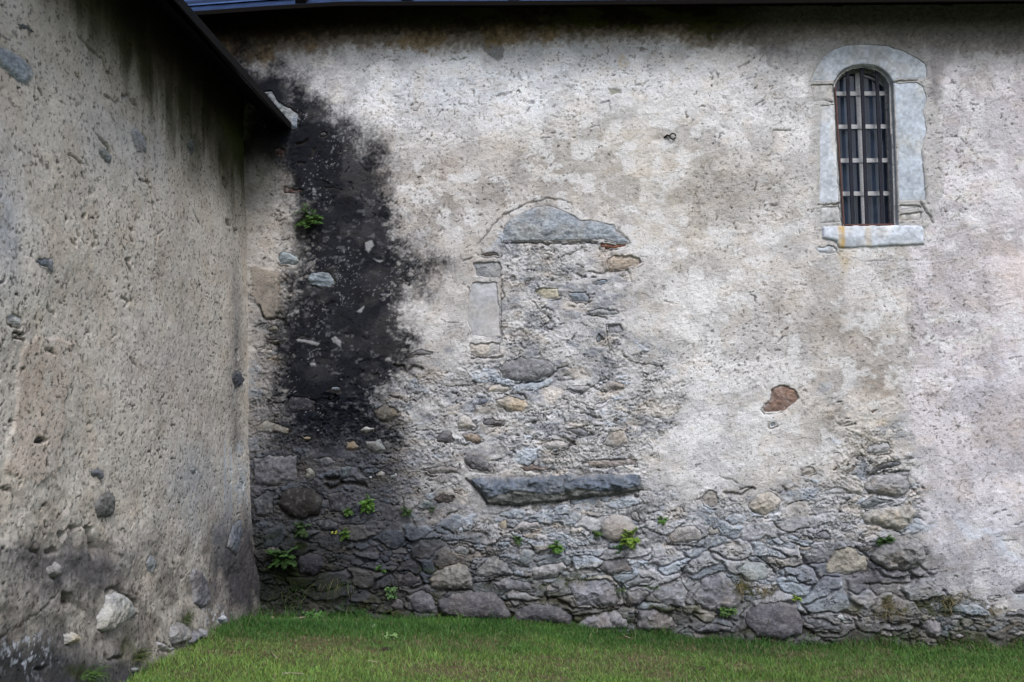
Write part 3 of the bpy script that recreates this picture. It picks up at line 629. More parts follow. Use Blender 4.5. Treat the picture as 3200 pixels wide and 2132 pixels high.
# mottling
mm = ss(.42, .60, med)
Cp = C * (1 + .26 * (mm - .5) + .20 * (fine - .5) + .26 * (vf - .5) + .16 * (big - .5))[..., None]
white = ss(.50, .60, fbm(U * 9, V * 11, 5, 5)) * ss(.32, .56, fbm(U * 1.6 + 3, V * 1.6, 2, 3)); Cp = mix(Cp, A(218, 215, 213), white * .6)
brn = ss(.54, .66, fbm(U * 7 + 20, V * 9, 1, 5)); Cp = mix(Cp, Cp * np.array([.90, .83, .74]), brn * .4)
Cp = mix(Cp, A(90, 82, 72), pits * .75)  # pits painted darker, standing in for the shade inside them
spk = ss(.30, .22, fbm(U * 48 + 5, V * 60, 3, 2)); Cp = mix(Cp, A(100, 92, 84), spk * .65 * ss(.3, .6, fbm(U * 2, V * 2 + 8, 4, 3)))
# rubble colour
cs = np.empty_like(C); cs[:] = A(172, 172, 176)
rr = np.where(isA, ra2, rb2); rr2 = np.where(isA, ra1, rb1); rr3 = np.where(isA, (ra1 * 7.3 + ra2 * 3.1) % 1, (rb1 * 7.3 + rb2 * 3.1) % 1)
cs = cs * (.50 + .72 * rr)[..., None]
cs = mix(cs, cs * np.array([1.10, 1.0, .84]), (rr3 > .82) * .9); cs = mix(cs, cs * np.array([.88, 1.0, 1.10]), (rr3 < .35) * .8)
cs = cs * (1 + .7 * (lam - .5) + .3 * (sawh - .5))[..., None] * (1 + .6 * (fine - .5))[..., None]
cm = np.empty_like(C); cm[:] = A(180, 177, 176)
cm = mix(cm, A(160, 159, 162), low); cm = mix(cm, A(190, 182, 172), O(1990, 1000, 110, 90)); cm = mix(cm, A(192, 189, 186), O(1540, 980, 60, 130) * .8)
cm = cm * (1 + .5 * (med - .5) + .5 * (fine - .5) + .3 * (lam - .5) + .25 * (sawh - .5))[..., None]
cm = mix(cm, A(204, 202, 202), ss(.56, .66, fbm(U * 12, V * 18, 2, 4)) * .4); cm = mix(cm, A(122, 125, 134), ss(.53, .64, fbm(U * 6 + 5, V * 13, 5, 5)) * .6); cm = mix(cm, A(120, 114, 106), ss(.60, .68, fbm(U * 9 + 5, V * 15, 7, 4)) * .4)
Cr = mix(cm, cs, isst * (.35 + .5 * rr2 + .2 * low).clip(0, 1))
Cr = mix(Cr, A(44, 42, 42), np.clip(crk * .9 + crk2 * .6, 0, 1))
tintr = ss(.60, .72, fbm(U * 4 + 3, V * 7, 6, 4)); Cr = mix(Cr, Cr * np.array([1.08, .98, .86]), tintr * .6)
Cr = mix(Cr, A(200, 198, 196), ss(.66, .70, fbm(U * 30, V * 40, 1, 3)) * .5)
rubc = ss(-75, 50, dr + 150 * (fbm(U * 13, V * 17, 4, 4) - .5)); C = mix(Cp, Cr, rubc)
# lower part weathered, damp
foot = ss(1300, 1720, WY) * ss(2950, 2500, WX)
C = C * (1 - .10 * foot)[..., None]
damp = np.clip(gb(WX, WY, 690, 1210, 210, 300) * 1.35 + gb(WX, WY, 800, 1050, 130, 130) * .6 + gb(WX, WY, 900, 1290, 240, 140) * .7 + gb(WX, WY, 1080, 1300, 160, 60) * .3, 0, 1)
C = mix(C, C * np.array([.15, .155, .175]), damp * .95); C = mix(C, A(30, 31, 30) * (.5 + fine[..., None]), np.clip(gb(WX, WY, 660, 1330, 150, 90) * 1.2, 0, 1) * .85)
C = mix(C, A(88, 86, 92) * (.6 + .8 * fine[..., None]), (gb(WX, WY, 1980, 1310, 190, 45) * .95 + gb(WX, WY, 1850, 1440, 200, 30) * .4).clip(0, 1) * .85)
C = mix(C, C * .55, ss(1890, 1990, WY - .035 * (PX - 900)) * .6)
# mortar-smooth band round the window, grey patches up high
band = sdpoly(fx_, fy_, fp('C', [(850, 500), (960, 300), (1250, 260), (1560, 300), (1740, 420), (1780, 700), (1790, 1300), (1700, 1560), (1680, 1640), (900, 1640), (900, 1200), (870, 700)]))
C = mix(C, A(172, 168, 164) * (1 + .3 * (fine[..., None] - .5)), ss(-8, 8, band) * .75)
for pts, col, a in (([(500, 270), (740, 255), (720, 380), (640, 400), (620, 470), (590, 470), (590, 400), (520, 370)], (138, 134, 136), .8), ([(1680, 300), (1790, 280), (1900, 220), (1850, 420), (1770, 560), (1760, 720), (1690, 660), (1690, 450)], (138, 132, 132), .8)):
    d_ = sdpoly(fx_, fy_, fp('C', pts)); C = mix(C, A(*col) * (1 + .5 * (fine[..., None] - .5)), ss(-10, 10, d_) * a)
for pts, col in (([(965, 305), (1030, 280), (1110, 290), (1125, 350), (1110, 400), (1085, 430), (1040, 410), (1000, 380)], (132, 132, 130)), ([(1840, 622), (1925, 615), (1920, 650), (1860, 665)], (150, 148, 136)), ([(1295, 705), (1335, 700), (1335, 730), (1300, 725)], (158, 158, 160))):
    d_ = sdpoly(fx_ * .35 + PX * .65, fy_ * .35 + PY * .65, fp('B', pts)); m_ = ss(-2, 2, d_)
    C = mix(C, A(*col) * (1 + .6 * (vf[..., None] - .5)), m_ * .92); H -= m_ * .008
# plaster skin left near the corner
pk = sdpoly(fx_, fy_, fp('D', [(1720, 300), (1800, 285), (1940, 300), (1958, 480), (1965, 610), (1900, 620), (1850, 640), (1810, 580), (1760, 500)])); m_ = ss(-3, 3, pk)
H = mix(H[..., None], (.03 + .01 * (med - .5) + .006 * (fine - .5))[..., None], m_)[..., 0]; C = mix(C, A(158, 150, 141) * (1 + .7 * (med[..., None] - .5) + .8 * (fine[..., None] - .5)), m_ * .8)
cstrip = ss(960, 850, WX) * ss(620, 700, PY) * ss(1450, 1300, PY)
C = mix(C, C * np.array([.80, .74, .66]), cstrip * .6)
# orange stains
C = mix(C, A(170, 140, 108), gb(WX, WY, 1425, 605, 45, 18) * .6)
C = mix(C, A(176, 158, 122), (gb(fx_, PY, 1936, 600, 11, 34)) * .6)
C = mix(C, A(186, 160, 120), gb(fx_, fy_, 1430, 140, 8, 14) * .5)
# mossy stains under the eave, with its shade painted in as dark brown
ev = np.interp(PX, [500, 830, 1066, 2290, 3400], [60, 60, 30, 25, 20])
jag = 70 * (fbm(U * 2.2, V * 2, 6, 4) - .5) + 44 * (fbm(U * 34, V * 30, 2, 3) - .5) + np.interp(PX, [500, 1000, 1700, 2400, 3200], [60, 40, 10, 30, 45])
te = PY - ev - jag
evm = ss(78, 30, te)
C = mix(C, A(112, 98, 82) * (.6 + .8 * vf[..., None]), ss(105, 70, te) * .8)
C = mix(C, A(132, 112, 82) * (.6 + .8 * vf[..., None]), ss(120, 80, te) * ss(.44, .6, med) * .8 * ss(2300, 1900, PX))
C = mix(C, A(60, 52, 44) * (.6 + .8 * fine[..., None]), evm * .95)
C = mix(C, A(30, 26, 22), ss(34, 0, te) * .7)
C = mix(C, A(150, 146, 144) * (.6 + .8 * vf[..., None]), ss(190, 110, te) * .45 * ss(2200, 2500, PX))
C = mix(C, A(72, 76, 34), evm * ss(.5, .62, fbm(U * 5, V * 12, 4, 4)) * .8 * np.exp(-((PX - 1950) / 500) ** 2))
# the big black run-off stain
ST = om([(548, 128), (580, 150), (640, 185), (720, 238), (795, 290), (835, 330), (862, 390), (880, 440), (888, 500), (905, 560), (965, 605), (990, 590), (960, 650), (902, 668), (905, 720), (935, 780), (905, 830), (870, 880), (850, 930), (890, 1000), (820, 1010), (720, 1000), (665, 960), (662, 850), (655, 760), (658, 680), (690, 620), (700, 560), (690, 450), (655, 380), (640, 330), (600, 300)])
ds = sdpoly(PX + wx * 110, PY + wy * 110, ST) + (fbm(U * 60, V * 60, 1, 3) - .5) * 60 + (fbm(U * 14, V * 14, 3, 4) - .5) * 34
sm = ss(-95, 25, ds)
sm = sm * (1 - .6 * ss(.58, .70, fbm(U * 22, V * 30, 5, 4)) * ss(60, 0, ds) * ss(500, 760, PY))
C = mix(C, A(46, 48, 34), (gb(WX, WY, 600, 330, 75, 95)).clip(0, 1) * .6); C = mix(C, A(24, 26, 20), (gb(WX, WY, 600, 315, 75, 70) * 1.3).clip(0, 1) * .9); C = mix(C, A(84, 82, 62), (gb(WX, WY, 600, 420, 60, 60)).clip(0, 1) * .5)  # shade beneath the lower roof's end, painted in green-black
flk = ss(.70, .75, fbm(U * 70 + wx * 20, V * 70 + wy * 20, 7, 4)) * ss(.50, .62, fbm(U * 4, V * 4, 2, 3)) + .35 * ss(.64, .74, fbm(U * 24, V * 36, 1, 4)) * ss(.5, .62, fbm(U * 2.5, V * 2.5, 6, 3))
haze_ = ss(-150, 20, ds) * .38 * ss(.40, .60, fbm(U * 5, V * 5, 7, 4))
C = mix(C, C * .42, haze_ * ss(600, 800, PY))
C = mix(C, A(17, 20, 27) * (.4 + 1.2 * fbm(U * 9, V * 7, 3, 5))[..., None], sm * (.98 - .12 * ss(.48, .62, fbm(U * 6, V * 1.4, 4, 4)) * ss(.8, .3, sm) - .05 * ss(.5, .62, fbm(U * 5, V * 5, 7, 5))))
C = mix(C, A(150, 150, 154), np.clip(sm * flk * .6, 0, 1))
H -= sm * .003
for (t, pts) in (('D', [(2050, 780), (2110, 775), (2200, 805), (2190, 815), (2110, 795), (2060, 795)]), ('D', [(2145, 940), (2180, 935), (2190, 960), (2160, 960)]), ('D', [(2290, 780), (2320, 760), (2354, 790), (2354, 830), (2310, 800)]), ('E', [(110, 580), (160, 545), (160, 560), (130, 590)]), ('E', [(170, 110), (215, 95), (225, 130), (200, 170), (180, 150)]), ('E', [(230, 230), (300, 235), (270, 250)])):
    m_ = ss(-2.5, 1.5, sdpoly(fx_ * .3 + PX * .7, fy_ * .3 + PY * .7, fp(t, pts))); C = mix(C, A(160, 160, 160), m_ * .7); H += m_ * .004
# white lime blooms along the stain
C = mix(C, A(206, 203, 200), (gb(WX, WY, 965, 760, 55, 40) * .7 + gb(WX, WY, 930, 690, 20, 25) * .4) * ss(.4, .55, fbm(U * 14, V * 14, 1, 4)) * (1 - sm))
# moss and algae low down
ms = ss(.52, .66, fbm(U * 8, V * 12, 0, 4))
mz = (gb(WX, WY, 660, 1300, 90, 110) * 1.0 + gb(WX, WY, 1320, 1320, 60, 30) * .9 + gb(WX, WY, 1250, 1345, 110, 22) * .7 + gb(WX, WY, 1420, 1340, 30, 50) * .6 + gb(WX, WY, 1560, 1400, 90, 30) * .7 + gb(WX, WY, 1690, 1330, 60, 40) * .6
      + gb(WX, WY, 2040, 1390, 120, 25) * .7 + gb(WX, WY, 2180, 1400, 90, 50) * .9 + gb(WX, WY, 1300, 1400, 500, 20) * .4 + gb(WX, WY, 2100, 1270, 40, 60) * .4)
C = mix(C, mix(np.broadcast_to(A(58, 64, 36), C.shape), A(30, 36, 20), ss(1100, 950, PX)) * (.6 + .8 * fine[..., None]), np.clip(mz * (.35 + .9 * ms), 0, .9))
C = mix(C, A(104, 88, 68), gb(WX, WY, 2040, 1400, 60, 20) * .5)
C = mix(C, A(200, 206, 216), (gb(WX, WY, 2240, 1215, 45, 10, .5) + gb(WX, WY, 2300, 1265, 30, 12, .8) + gb(WX, WY, 1765, 1180, 18, 14) + gb(WX, WY, 1720, 1165, 30, 8)).clip(0, 1) * .6)
# splashed soil and grime just above the turf
hg = V - np.interp(U, [-3, -2.4, -.9, 0, .4, 1.2, 2.2, 4, 6], [-.12, -.12, -.085, -.10, -.16, -.235, -.27, -.29, -.32])
sp_ = ss(.34, .02, hg + .35 * (fbm(U * 4, V * 6, 2, 5) - .5))
C = mix(C, A(74, 72, 66) * (.5 + 1.0 * fine[..., None]), sp_ * .75); C = mix(C, A(58, 62, 34) * (.5 + fine[..., None]), sp_ * ss(.48, .6, fbm(U * 7, V * 12, 5, 4)) * .8)
C = mix(C, C * .62, ss(.8, .2, hg + .6 * (fbm(U * 2, V * 3, 6, 4) - .5)) * .55)
# window opening
WIN = fp('C', [(1105, 1556), (1045, 600), (1050, 562), (1075, 520), (1120, 480), (1180, 455), (1250, 447), (1320, 455), (1380, 485), (1420, 525), (1445, 568), (1478, 1550)])
WINw = np.array([on_back(*q) for q in WIN])
sdw = sdpoly(U, V, WINw); hole = sdw > .010; H -= ss(-.012, -.002, sdw) * .04
bcr = [('B', [(1040, 1560), (1120, 1490), (1210, 1450), (1300, 1400), (1420, 1375), (1540, 1385), (1590, 1420)], .006, .014), ('E', [(950, 110), (1000, 60), (1040, 0)], .006, .012),
       ('E', [(1110, 112), (1300, 112), (1500, 114), (1770, 108)], .007, .03), ('E', [(1500, 210), (1600, 180), (1665, 150)], .005, .014), ('E', [(1700, 300), (1770, 325), (1840, 310), (1970, 298)], .007, .022),
       ('E', [(1670, 610), (1760, 610), (1830, 630)], .006, .018), ('E', [(1825, 680), (1830, 730), (1845, 800), (1855, 850)], .005, .016), ('E', [(1310, 500), (1400, 600), (1450, 640)], .004, .008), ('E', [(1370, 660), (1430, 710)], .004, .010),
       ('E', [(1200, 1078), (1380, 1068), (1450, 1030), (1495, 975), (1560, 965)], .007, .022), ('E', [(1940, 870), (2000, 930), (2110, 945), (2200, 960), (2225, 985)], .006, .016), ('E', [(1740, 1100), (1790, 1135), (1860, 1140), (1900, 1120)], .006, .02),
       ('E', [(900, 905), (1000, 902), (1110, 898)], .007, .025), ('E', [(840, 240), (890, 215), (905, 212)], .005, .012), ('E', [(1170, 1155), (1260, 1155), (1280, 1190)], .008, .028), ('E', [(360, 950), (430, 960), (450, 1010), (500, 960), (560, 980)], .011, .03),
       ('E', [(1650, 1280), (1700, 1300), (1760, 1315)], .007, .022), ('E', [(690, 640), (740, 665), (820, 660)], .004, .008), ('E', [(1110, 440), (1130, 480), (1110, 500)], .007, .02), ('E', [(1620, 260), (1670, 275)], .006, .016), ('E', [(1510, 300), (1560, 305)], .006, .018),
       ('E', [(1500, 1050), (1560, 1060), (1610, 1050)], .006, .016), ('E', [(1190, 700), (1240, 715), (1300, 770)], .005, .012), ('E', [(1115, 370), (1105, 450), (1105, 700), (1110, 780)], .005, .02), ('E', [(2225, 510), (2290, 530)], .005, .01),
       ('F', [(660, 790), (680, 755)], .007, .014), ('F', [(640, 850), (670, 850)], .006, .012), ('F', [(2250, 905), (2310, 895), (2350, 905)], .004, .008), ('F', [(1150, 215), (1240, 235), (1470, 235)], .003, .004), ('F', [(810, 390), (850, 400)], .005, .012), ('F', [(835, 1125), (855, 1135)], .006, .01),
       ('C', [(625, 905), (660, 895), (740, 900)], .006, .014), ('C', [(505, 725), (545, 710), (560, 692)], .006, .014), ('C', [(630, 690), (685, 688)], .004, .01), ('C', [(410, 555), (470, 535), (520, 510)], .003, .006), ('C', [(990, 700), (1035, 708)], .007, .022), ('C', [(1440, 572), (1500, 560), (1615, 556)], .005, .02),
       ('C', [(935, 1415), (1080, 1408)], .005, .02), ('C', [(1570, 260), (1600, 200), (1660, 180)], .004, .008), ('C', [(1640, 1400), (1700, 1500), (1720, 1540)], .008, .02), ('C', [(1540, 335), (1590, 315)], .004, .01), ('C', [(400, 210), (440, 190), (500, 150)], .008, .015),
       ('C', [(600, 1425), (650, 1415)], .005, .012), ('C', [(750, 1000), (765, 1015)], .004, .01), ('B', [(1850, 700), (1862, 770)], .004, .008), ('B', [(1790, 720), (1845, 700)], .005, .01), ('B', [(1000, 505), (1060, 520), (1130, 520)], .003, .006), ('B', [(1680, 340), (1700, 315)], .004, .01),
       ('B', [(2030, 590), (2065, 588)], .006, .012), ('B', [(365, 675), (390, 678)], .005, .01), ('B', [(370, 435), (385, 422)], .005, .012), ('B', [(590, 970), (610, 968)], .005, .012), ('B', [(500, 495), (545, 520)], .004, .008), ('B', [(800, 640), (835, 660)], .004, .006), ('B', [(2100, 620), (2130, 600)], .005, .01),
       ('D', [(1790, 540), (1830, 640), (1860, 640), (1900, 625), (1955, 635)], .009, .03), ('D', [(2040, 770), (2090, 750), (2140, 760)], .006, .015), ('D', [(1850, 1200), (1855, 1250)], .008, .03), ('D', [(1880, 1220), (1930, 1215)], .006, .02),
       ('A', [(2040, 995), (2080, 990), (2120, 965)], .010, .025), ('A', [(2140, 1090), (2160, 1050), (2170, 1020)], .008, .02), ('A', [(2050, 1130), (2110, 1125)], .008, .02), ('A', [(2240, 1295), (2354, 1310)], .006, .015),
       ('G', [(2250, 170), (2330, 165), (2348, 200), (2270, 240), (2250, 215)], .016, .05), ('H', [(0, 200), (100, 205), (165, 215)], .016, .05), ('H', [(860, 165), (940, 240), (990, 310), (1010, 352)], .008, .03), ('H', [(1660, 60), (1800, 45), (2030, 40)], .007, .03), ('H', [(1700, 92), (1900, 80)], .005, .02), ('H', [(720, 130), (820, 100)], .008, .02),
       ('H', [(700, 430), (770, 400), (800, 400)], .007, .022), ('H', [(700, 510), (790, 555)], .009, .03), ('H', [(870, 870), (930, 760), (870, 740)], .006, .022), ('H', [(660, 945), (760, 935), (900, 930)], .009, .03), ('H', [(1000, 890), (1060, 850), (1160, 830), (1280, 850)], .008, .028), ('H', [(1110, 1000), (1300, 1010), (1480, 990), (1600, 1060)], .012, .04), ('H', [(1600, 1060), (1850, 1055), (2050, 1040), (2120, 960)], .010, .035),
       ('H', [(1920, 880), (1935, 960), (1950, 1040)], .008, .028), ('H', [(2025, 1060), (2020, 1190)], .008, .03), ('H', [(1600, 1115), (1700, 1110), (1900, 1070)], .010, .035), ('H', [(1310, 740), (1380, 735), (1400, 715)], .006, .02), ('H', [(1180, 750), (1240, 775), (1290, 780)], .006, .02), ('H', [(1590, 680), (1650, 715)], .006, .018), ('H', [(1300, 650), (1350, 668)], .006, .018),
       ('H', [(2040, 400), (2055, 500), (2080, 550)], .006, .02), ('H', [(1870, 690), (1970, 640), (2060, 600)], .005, .015), ('H', [(740, 620), (860, 610), (900, 640), (1010, 690)], .006, .02), ('H', [(580, 560), (650, 520)], .006, .018), ('H', [(490, 440), (520, 500)], .006, .016), ('H', [(430, 300), (440, 400)], .006, .016), ('H', [(2245, 620), (2320, 630)], .010, .035), ('H', [(1490, 410), (1560, 410)], .006, .02),
       ('I', [(0, 625), (80, 635), (135, 635)], .010, .03), ('I', [(700, 870), (780, 885), (870, 870)], .006, .02), ('I', [(640, 740), (690, 790), (710, 850)], .006, .022), ('I', [(530, 710), (600, 770), (640, 810)], .009, .03), ('I', [(820, 700), (870, 770)], .005, .014), ('I', [(1200, 650), (1250, 680), (1310, 740)], .014, .045), ('I', [(1290, 140), (1400, 125), (1560, 115)], .007, .02), ('I', [(1330, 740), (1420, 790), (1520, 800), (1620, 770)], .010, .03),
       ('I', [(1640, 770), (1700, 820)], .009, .025), ('I', [(800, 1090), (830, 1110), (1000, 1080)], .008, .03), ('I', [(1090, 1095), (1200, 1110), (1220, 1140)], .010, .035), ('I', [(830, 1190), (900, 1225), (1070, 1230)], .012, .045), ('I', [(1360, 1165), (1560, 1170), (1650, 1190)], .014, .045), ('I', [(1370, 1215), (1480, 1215), (1520, 1210)], .010, .035), ('I', [(1240, 890), (1500, 890), (1650, 840)], .009, .03), ('I', [(1600, 880), (1650, 830)], .008, .02), ('I', [(1650, 1010), (1720, 990)], .009, .03),
       ('I', [(290, 265), (400, 275), (480, 235)], .011, .028), ('I', [(400, 240), (440, 230), (500, 240)], .008, .02), ('I', [(690, 220), (715, 250)], .008, .02), ('I', [(150, 330), (120, 310)], .003, .006), ('I', [(2010, 805), (2060, 780), (2110, 785)], .004, .01), ('I', [(2140, 410), (2160, 400)], .008, .02), ('I', [(2200, 388), (2215, 380)], .008, .02), ('I', [(2230, 420), (2250, 425)], .007, .016), ('I', [(2280, 480), (2352, 465)], .005, .012), ('I', [(2200, 590), (2300, 595)], .004, .008), ('I', [(1800, 390), (1870, 410)], .003, .008),
       ('I', [(740, 600), (860, 640), (900, 610)], .006, .02), ('I', [(880, 420), (920, 415)], .006, .02), ('I', [(1130, 260), (1230, 280)], .004, .01), ('I', [(1210, 600), (1300, 605)], .007, .024), ('I', [(60, 1090), (200, 1090), (290, 1130), (350, 1165)], .009, .03), ('I', [(440, 460), (490, 470), (500, 510)], .005, .014), ('I', [(150, 560), (150, 640), (200, 640)], .005, .014)]
cracks(bcr, on_back, U, V, H, C)

B = thing('stone_building', 'old plastered stone building with barred arched window, blocked doorway and black runoff stain', 'building', (1, YB, 0))
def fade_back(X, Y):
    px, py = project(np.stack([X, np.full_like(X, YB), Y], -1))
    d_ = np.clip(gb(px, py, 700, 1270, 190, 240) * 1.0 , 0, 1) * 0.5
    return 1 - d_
place_stones(BACK, on_back, U, V, H, C, None, B, pos_back, fade_back)
C = np.clip(C, .004, .9)
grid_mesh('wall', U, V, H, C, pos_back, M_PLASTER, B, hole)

# ------------------------------------------------------------------ window
def bk(t, pts, y): return [on_back(*q, y=y) for q in fp(t, pts)]
def inset(poly, d):
    c = poly.mean(0); P = []
    m = len(poly)
    for i in range(m):
        a = poly[i - 1]; b = poly[i]; c2 = poly[(i + 1) % m]
        e1 = (b - a) / np.linalg.norm(b - a); e2 = (c2 - b) / np.linalg.norm(c2 - b)
        nn = np.array([-(e1[1] + e2[1]), e1[0] + e2[0]]); nn /= np.linalg.norm(nn)
        if np.dot(nn, c - b) < 0: nn = -nn
        P.append(b + nn * d)
    return np.array(P)
# reveal of the opening: dressed stone running back into the wall
n = len(WINw); V_ = []; F_ = []; depth = [-.010, .02, .10, .30]
cen = WINw.mean(0)
for dpt in depth:
    for p in (inset(WINw, -.006) if dpt < 0 else WINw): V_.append((p[0], YB + dpt, p[1]))
for i in range(len(depth) - 1):
    for k in range(n): F_.append((i * n + k, (i + 1) * n + k, (i + 1) * n + (k + 1) % n, i * n + (k + 1) % n))
rv = mesh('window_reveal', V_, F_, M_DRESSED, B, np.tile(A(160, 164, 168), (len(V_), 1)), smooth=False)
YF = YB + .10
def ring(name, outer, inner, y0, y1, mat, parent):
    m = MB(); k = len(outer)
    V_ = [(p[0], y0, p[1]) for p in outer] + [(p[0], y0, p[1]) for p in inner] + [(p[0], y1, p[1]) for p in inner]
    F = []
    for i in range(k):
        j = (i + 1) % k
        F.append((i, j, k + j, k + i)); F.append((k + i, k + j, 2 * k + j, 2 * k + i))
    m.add(V_, F); return m.build(name, mat, parent)
win = ring('window', WINw, inset(WINw, .028), YF, YF + .05, M_GREYFRAME, B)
win['label'] = 'narrow arched window with iron bars and drawn curtains'
# thin red-brown edge strip down the left side
m = MB(); L0 = WINw[0]; L1 = WINw[1]
m.beam((L0[0] + .010, YB + .004, L0[1] + .012), (L1[0] + .010, YB + .004, L1[1]), .010, .02, up=(0, 1, 0)); m.build('edge_strip', M_REDFRAME, win)
m = MB(); m.beam((WINw[0][0] + .02, YB + .05, WINw[0][1] + .008), (WINw[-1][0] - .02, YB + .05, WINw[-1][1] + .006), .10, .012, up=(0, 0, 1)); m.build('sill_strip', M_REDFRAME, win)
gi = inset(WINw, .02)
mesh('glass', [(p[0], YF + .03, p[1]) for p in gi], [tuple(range(len(gi)))[::-1]], M_GLASS, win, smooth=False)
def lr(yt):        # left and right edge of the opening at tile height yt
    return np.interp(yt, [570, 1550], [1048, 1104]), np.interp(yt, [570, 1550], [1444, 1478])
for k, yt in enumerate((645, 873, 1106, 1334)):
    l, r = lr(yt); (x0, z0), (x1, z1) = bk('C', [(l + 8, yt), (r - 28, yt - 2)], YF)
    m = MB(); m.beam((x0, YF + .012, z0), (x1, YF + .012, z1), .036, .020, up=(0, 1, 0)); m.build('glazing_bar', M_BAR, win)
(x0, z0), (x1, z1) = bk('C', [(1208, 500), (1256, 1545)], YF)
m = MB(); m.beam((x0, YF + .022, z0), (x1, YF + .022, z1), .036, .02, up=(0, 1, 0)); m.build('mullion', M_BAR, win)
pts = bk('C', [(1235, 512), (1290, 528), (1350, 555), (1400, 592), (1418, 612)], YF)
m = MB()
for p, q in zip(pts[:-1], pts[1:]): m.beam((p[0], YF + .02, p[1]), (q[0], YF + .02, q[1]), .014, .012, up=(0, 1, 0))
m.build('arched_glazing_bar', M_BAR, win)
YG = YB + .045
for xt, xb, yt0 in ((1137, 1176, 492), (1235, 1272, 458), (1338, 1380, 478)):
    (x0, z0), (x1, z1) = bk('C', [(xt, yt0), (xb, 1550)], YG)
    m = MB(); m.beam((x0, YG, z0), (x1, YG, z1), .027, .016, up=(0, 1, 0)); m.build('iron_bar', M_IRON, win)
# curtain in folds behind the glass
zb, zt = WINw[:, 1].min() - .02, WINw[:, 1].max() + .02; xl, xr = WINw[:, 0].min() - .02, WINw[:, 0].max() + .02
cx = np.linspace(xl, xr, 140); cz = np.linspace(zb, zt, 12); CX, CZ = np.meshgrid(cx, cz)
ph = CX * 60 + 2.2 * np.sin(CX * 23) + .6 * np.sin(CZ * 3 + CX * 9)
CY = YF + .10 + .022 * np.sin(ph) + .012 * np.sin(ph * 2.3 + 1)
idx = np.arange(CX.size).reshape(CX.shape); F = np.stack([idx[:-1, :-1], idx[:-1, 1:], idx[1:, 1:], idx[1:, :-1]], -1).reshape(-1, 4)
mesh('curtain', np.stack([CX, CY, CZ], -1).reshape(-1, 3), F, M_CURTAIN, win)
m = MB(); m.box((xl - .1, YF + .2, zb - .1), (xr + .1, YF + .24, zt + .1)); m.build('room_back', M_DARKROOM, win)

# ------------------------------------------------------------------ iron hook
hx, hz = on_back(*fp('B', [(2285, 948)])[0])
hk = MB(); R0 = .024
hk.tube([(hx + R0 * math.cos(t), YB - .030 - .006 * math.sin(t * 2), hz + R0 * math.sin(t)) for t in np.linspace(0, 2 * math.pi * .96, 18)], .006, 8)
hk.tube([(hx - .02, YB - .03, hz + .002), (hx - .045, YB - .025, hz + .010), (hx - .065, YB - .01, hz - .002), (hx - .075, YB + .02, hz - .002)], [.008, .01, .008, .007], 8)
hk.build('iron_ring', M_RUST, B, True)['label'] = 'small rusty iron ring hook'

# ------------------------------------------------------------------ main roof (overhanging eave at the top)
YE = YB - .36
ep = [(250, 76), (598, 49), (830, 32), (1066, 18), (1600, 16), (2290, 11), (3300, 2)]
def roof_edge(px, py):
    d = ray(px, py); t = YE / d[1]; return np.array([d[0] * t, YE, CAMZ + d[2] * t])
EP = [roof_edge(*p) for p in ep]; EP[0] += np.array([-.1, 0, 0]); EP.append(EP[-1] + np.array([5.5, 0, .05]))
def sweep(name, offs, mat, parent, closed=True):
    V_ = []; k = len(offs)
    for e in EP:
        for (dy, dz) in offs: V_.append((e[0], e[1] + dy, e[2] + dz))
    F = []
    for i in range(len(EP) - 1):
        for j in range(k if closed else k - 1):
            a = i * k + j; b = i * k + (j + 1) % k
            F.append((a, b, b + k, a + k))
    if closed: F += [tuple(range(k)), tuple((len(EP) - 1) * k + j for j in range(k))[::-1]]
    return mesh(name, V_, F, mat, parent, smooth=False)
sl = math.tan(R(36))
FB = .030
sweep('fascia', [(-.012, -.004), (-.012, FB), (.006, FB + .002), (.006, -.004)], M_TIMBER, B)
EP = [e + np.array([0, 0, FB - .012]) for e in EP]
rf = sweep('roof', [(0, 0), (.015, .016), (3.2, .034 + 3.2 * sl), (3.2, 3.2 * sl - .03), (.02, -.012)], M_SHEET, B)
sweep('eave_board', [(.03, -.03), (.03, -.004), (.42, .39 * sl - .02), (.42, .39 * sl - .06)], M_TIMBER, B)
# overlapping roof courses, each a step up the slope, with staggered joints
for c_ in range(1, 9):
    s0 = .16 * c_; V_ = []; F = []
    mb = MB(); V4 = []
    for i, e in enumerate(EP):
        z0 = e[2] + .034 + s0 * sl + .003 * random.random(); V4 += [(e[0], e[1] + s0, z0 - .012), (e[0], e[1] + s0, z0), (e[0], e[1] + s0 + .19, z0 + .19 * sl - .012)]
    mb.add(V4, [q for i in range(len(EP) - 1) for q in ((3 * i, 3 * i + 3, 3 * i + 4, 3 * i + 1), (3 * i + 1, 3 * i + 4, 3 * i + 5, 3 * i + 2))])
    mb.build('roof_course', M_SHEET if c_ % 3 else M_SHEET2, rf)
# rafter feet under the eave
for i, xr_ in enumerate(np.arange(-2.0, 8.5, .88)):
    zr = np.interp(xr_, [e[0] for e in EP], [e[2] for e in EP])
    m = MB(); m.beam((xr_, YE + .06, zr + .03), (xr_, YB + .1, zr + .03 + (YB + .04 - YE) * sl), .09, .11, up=(0, 0, 1)); m.build('rafter_foot', M_TIMBER, B)

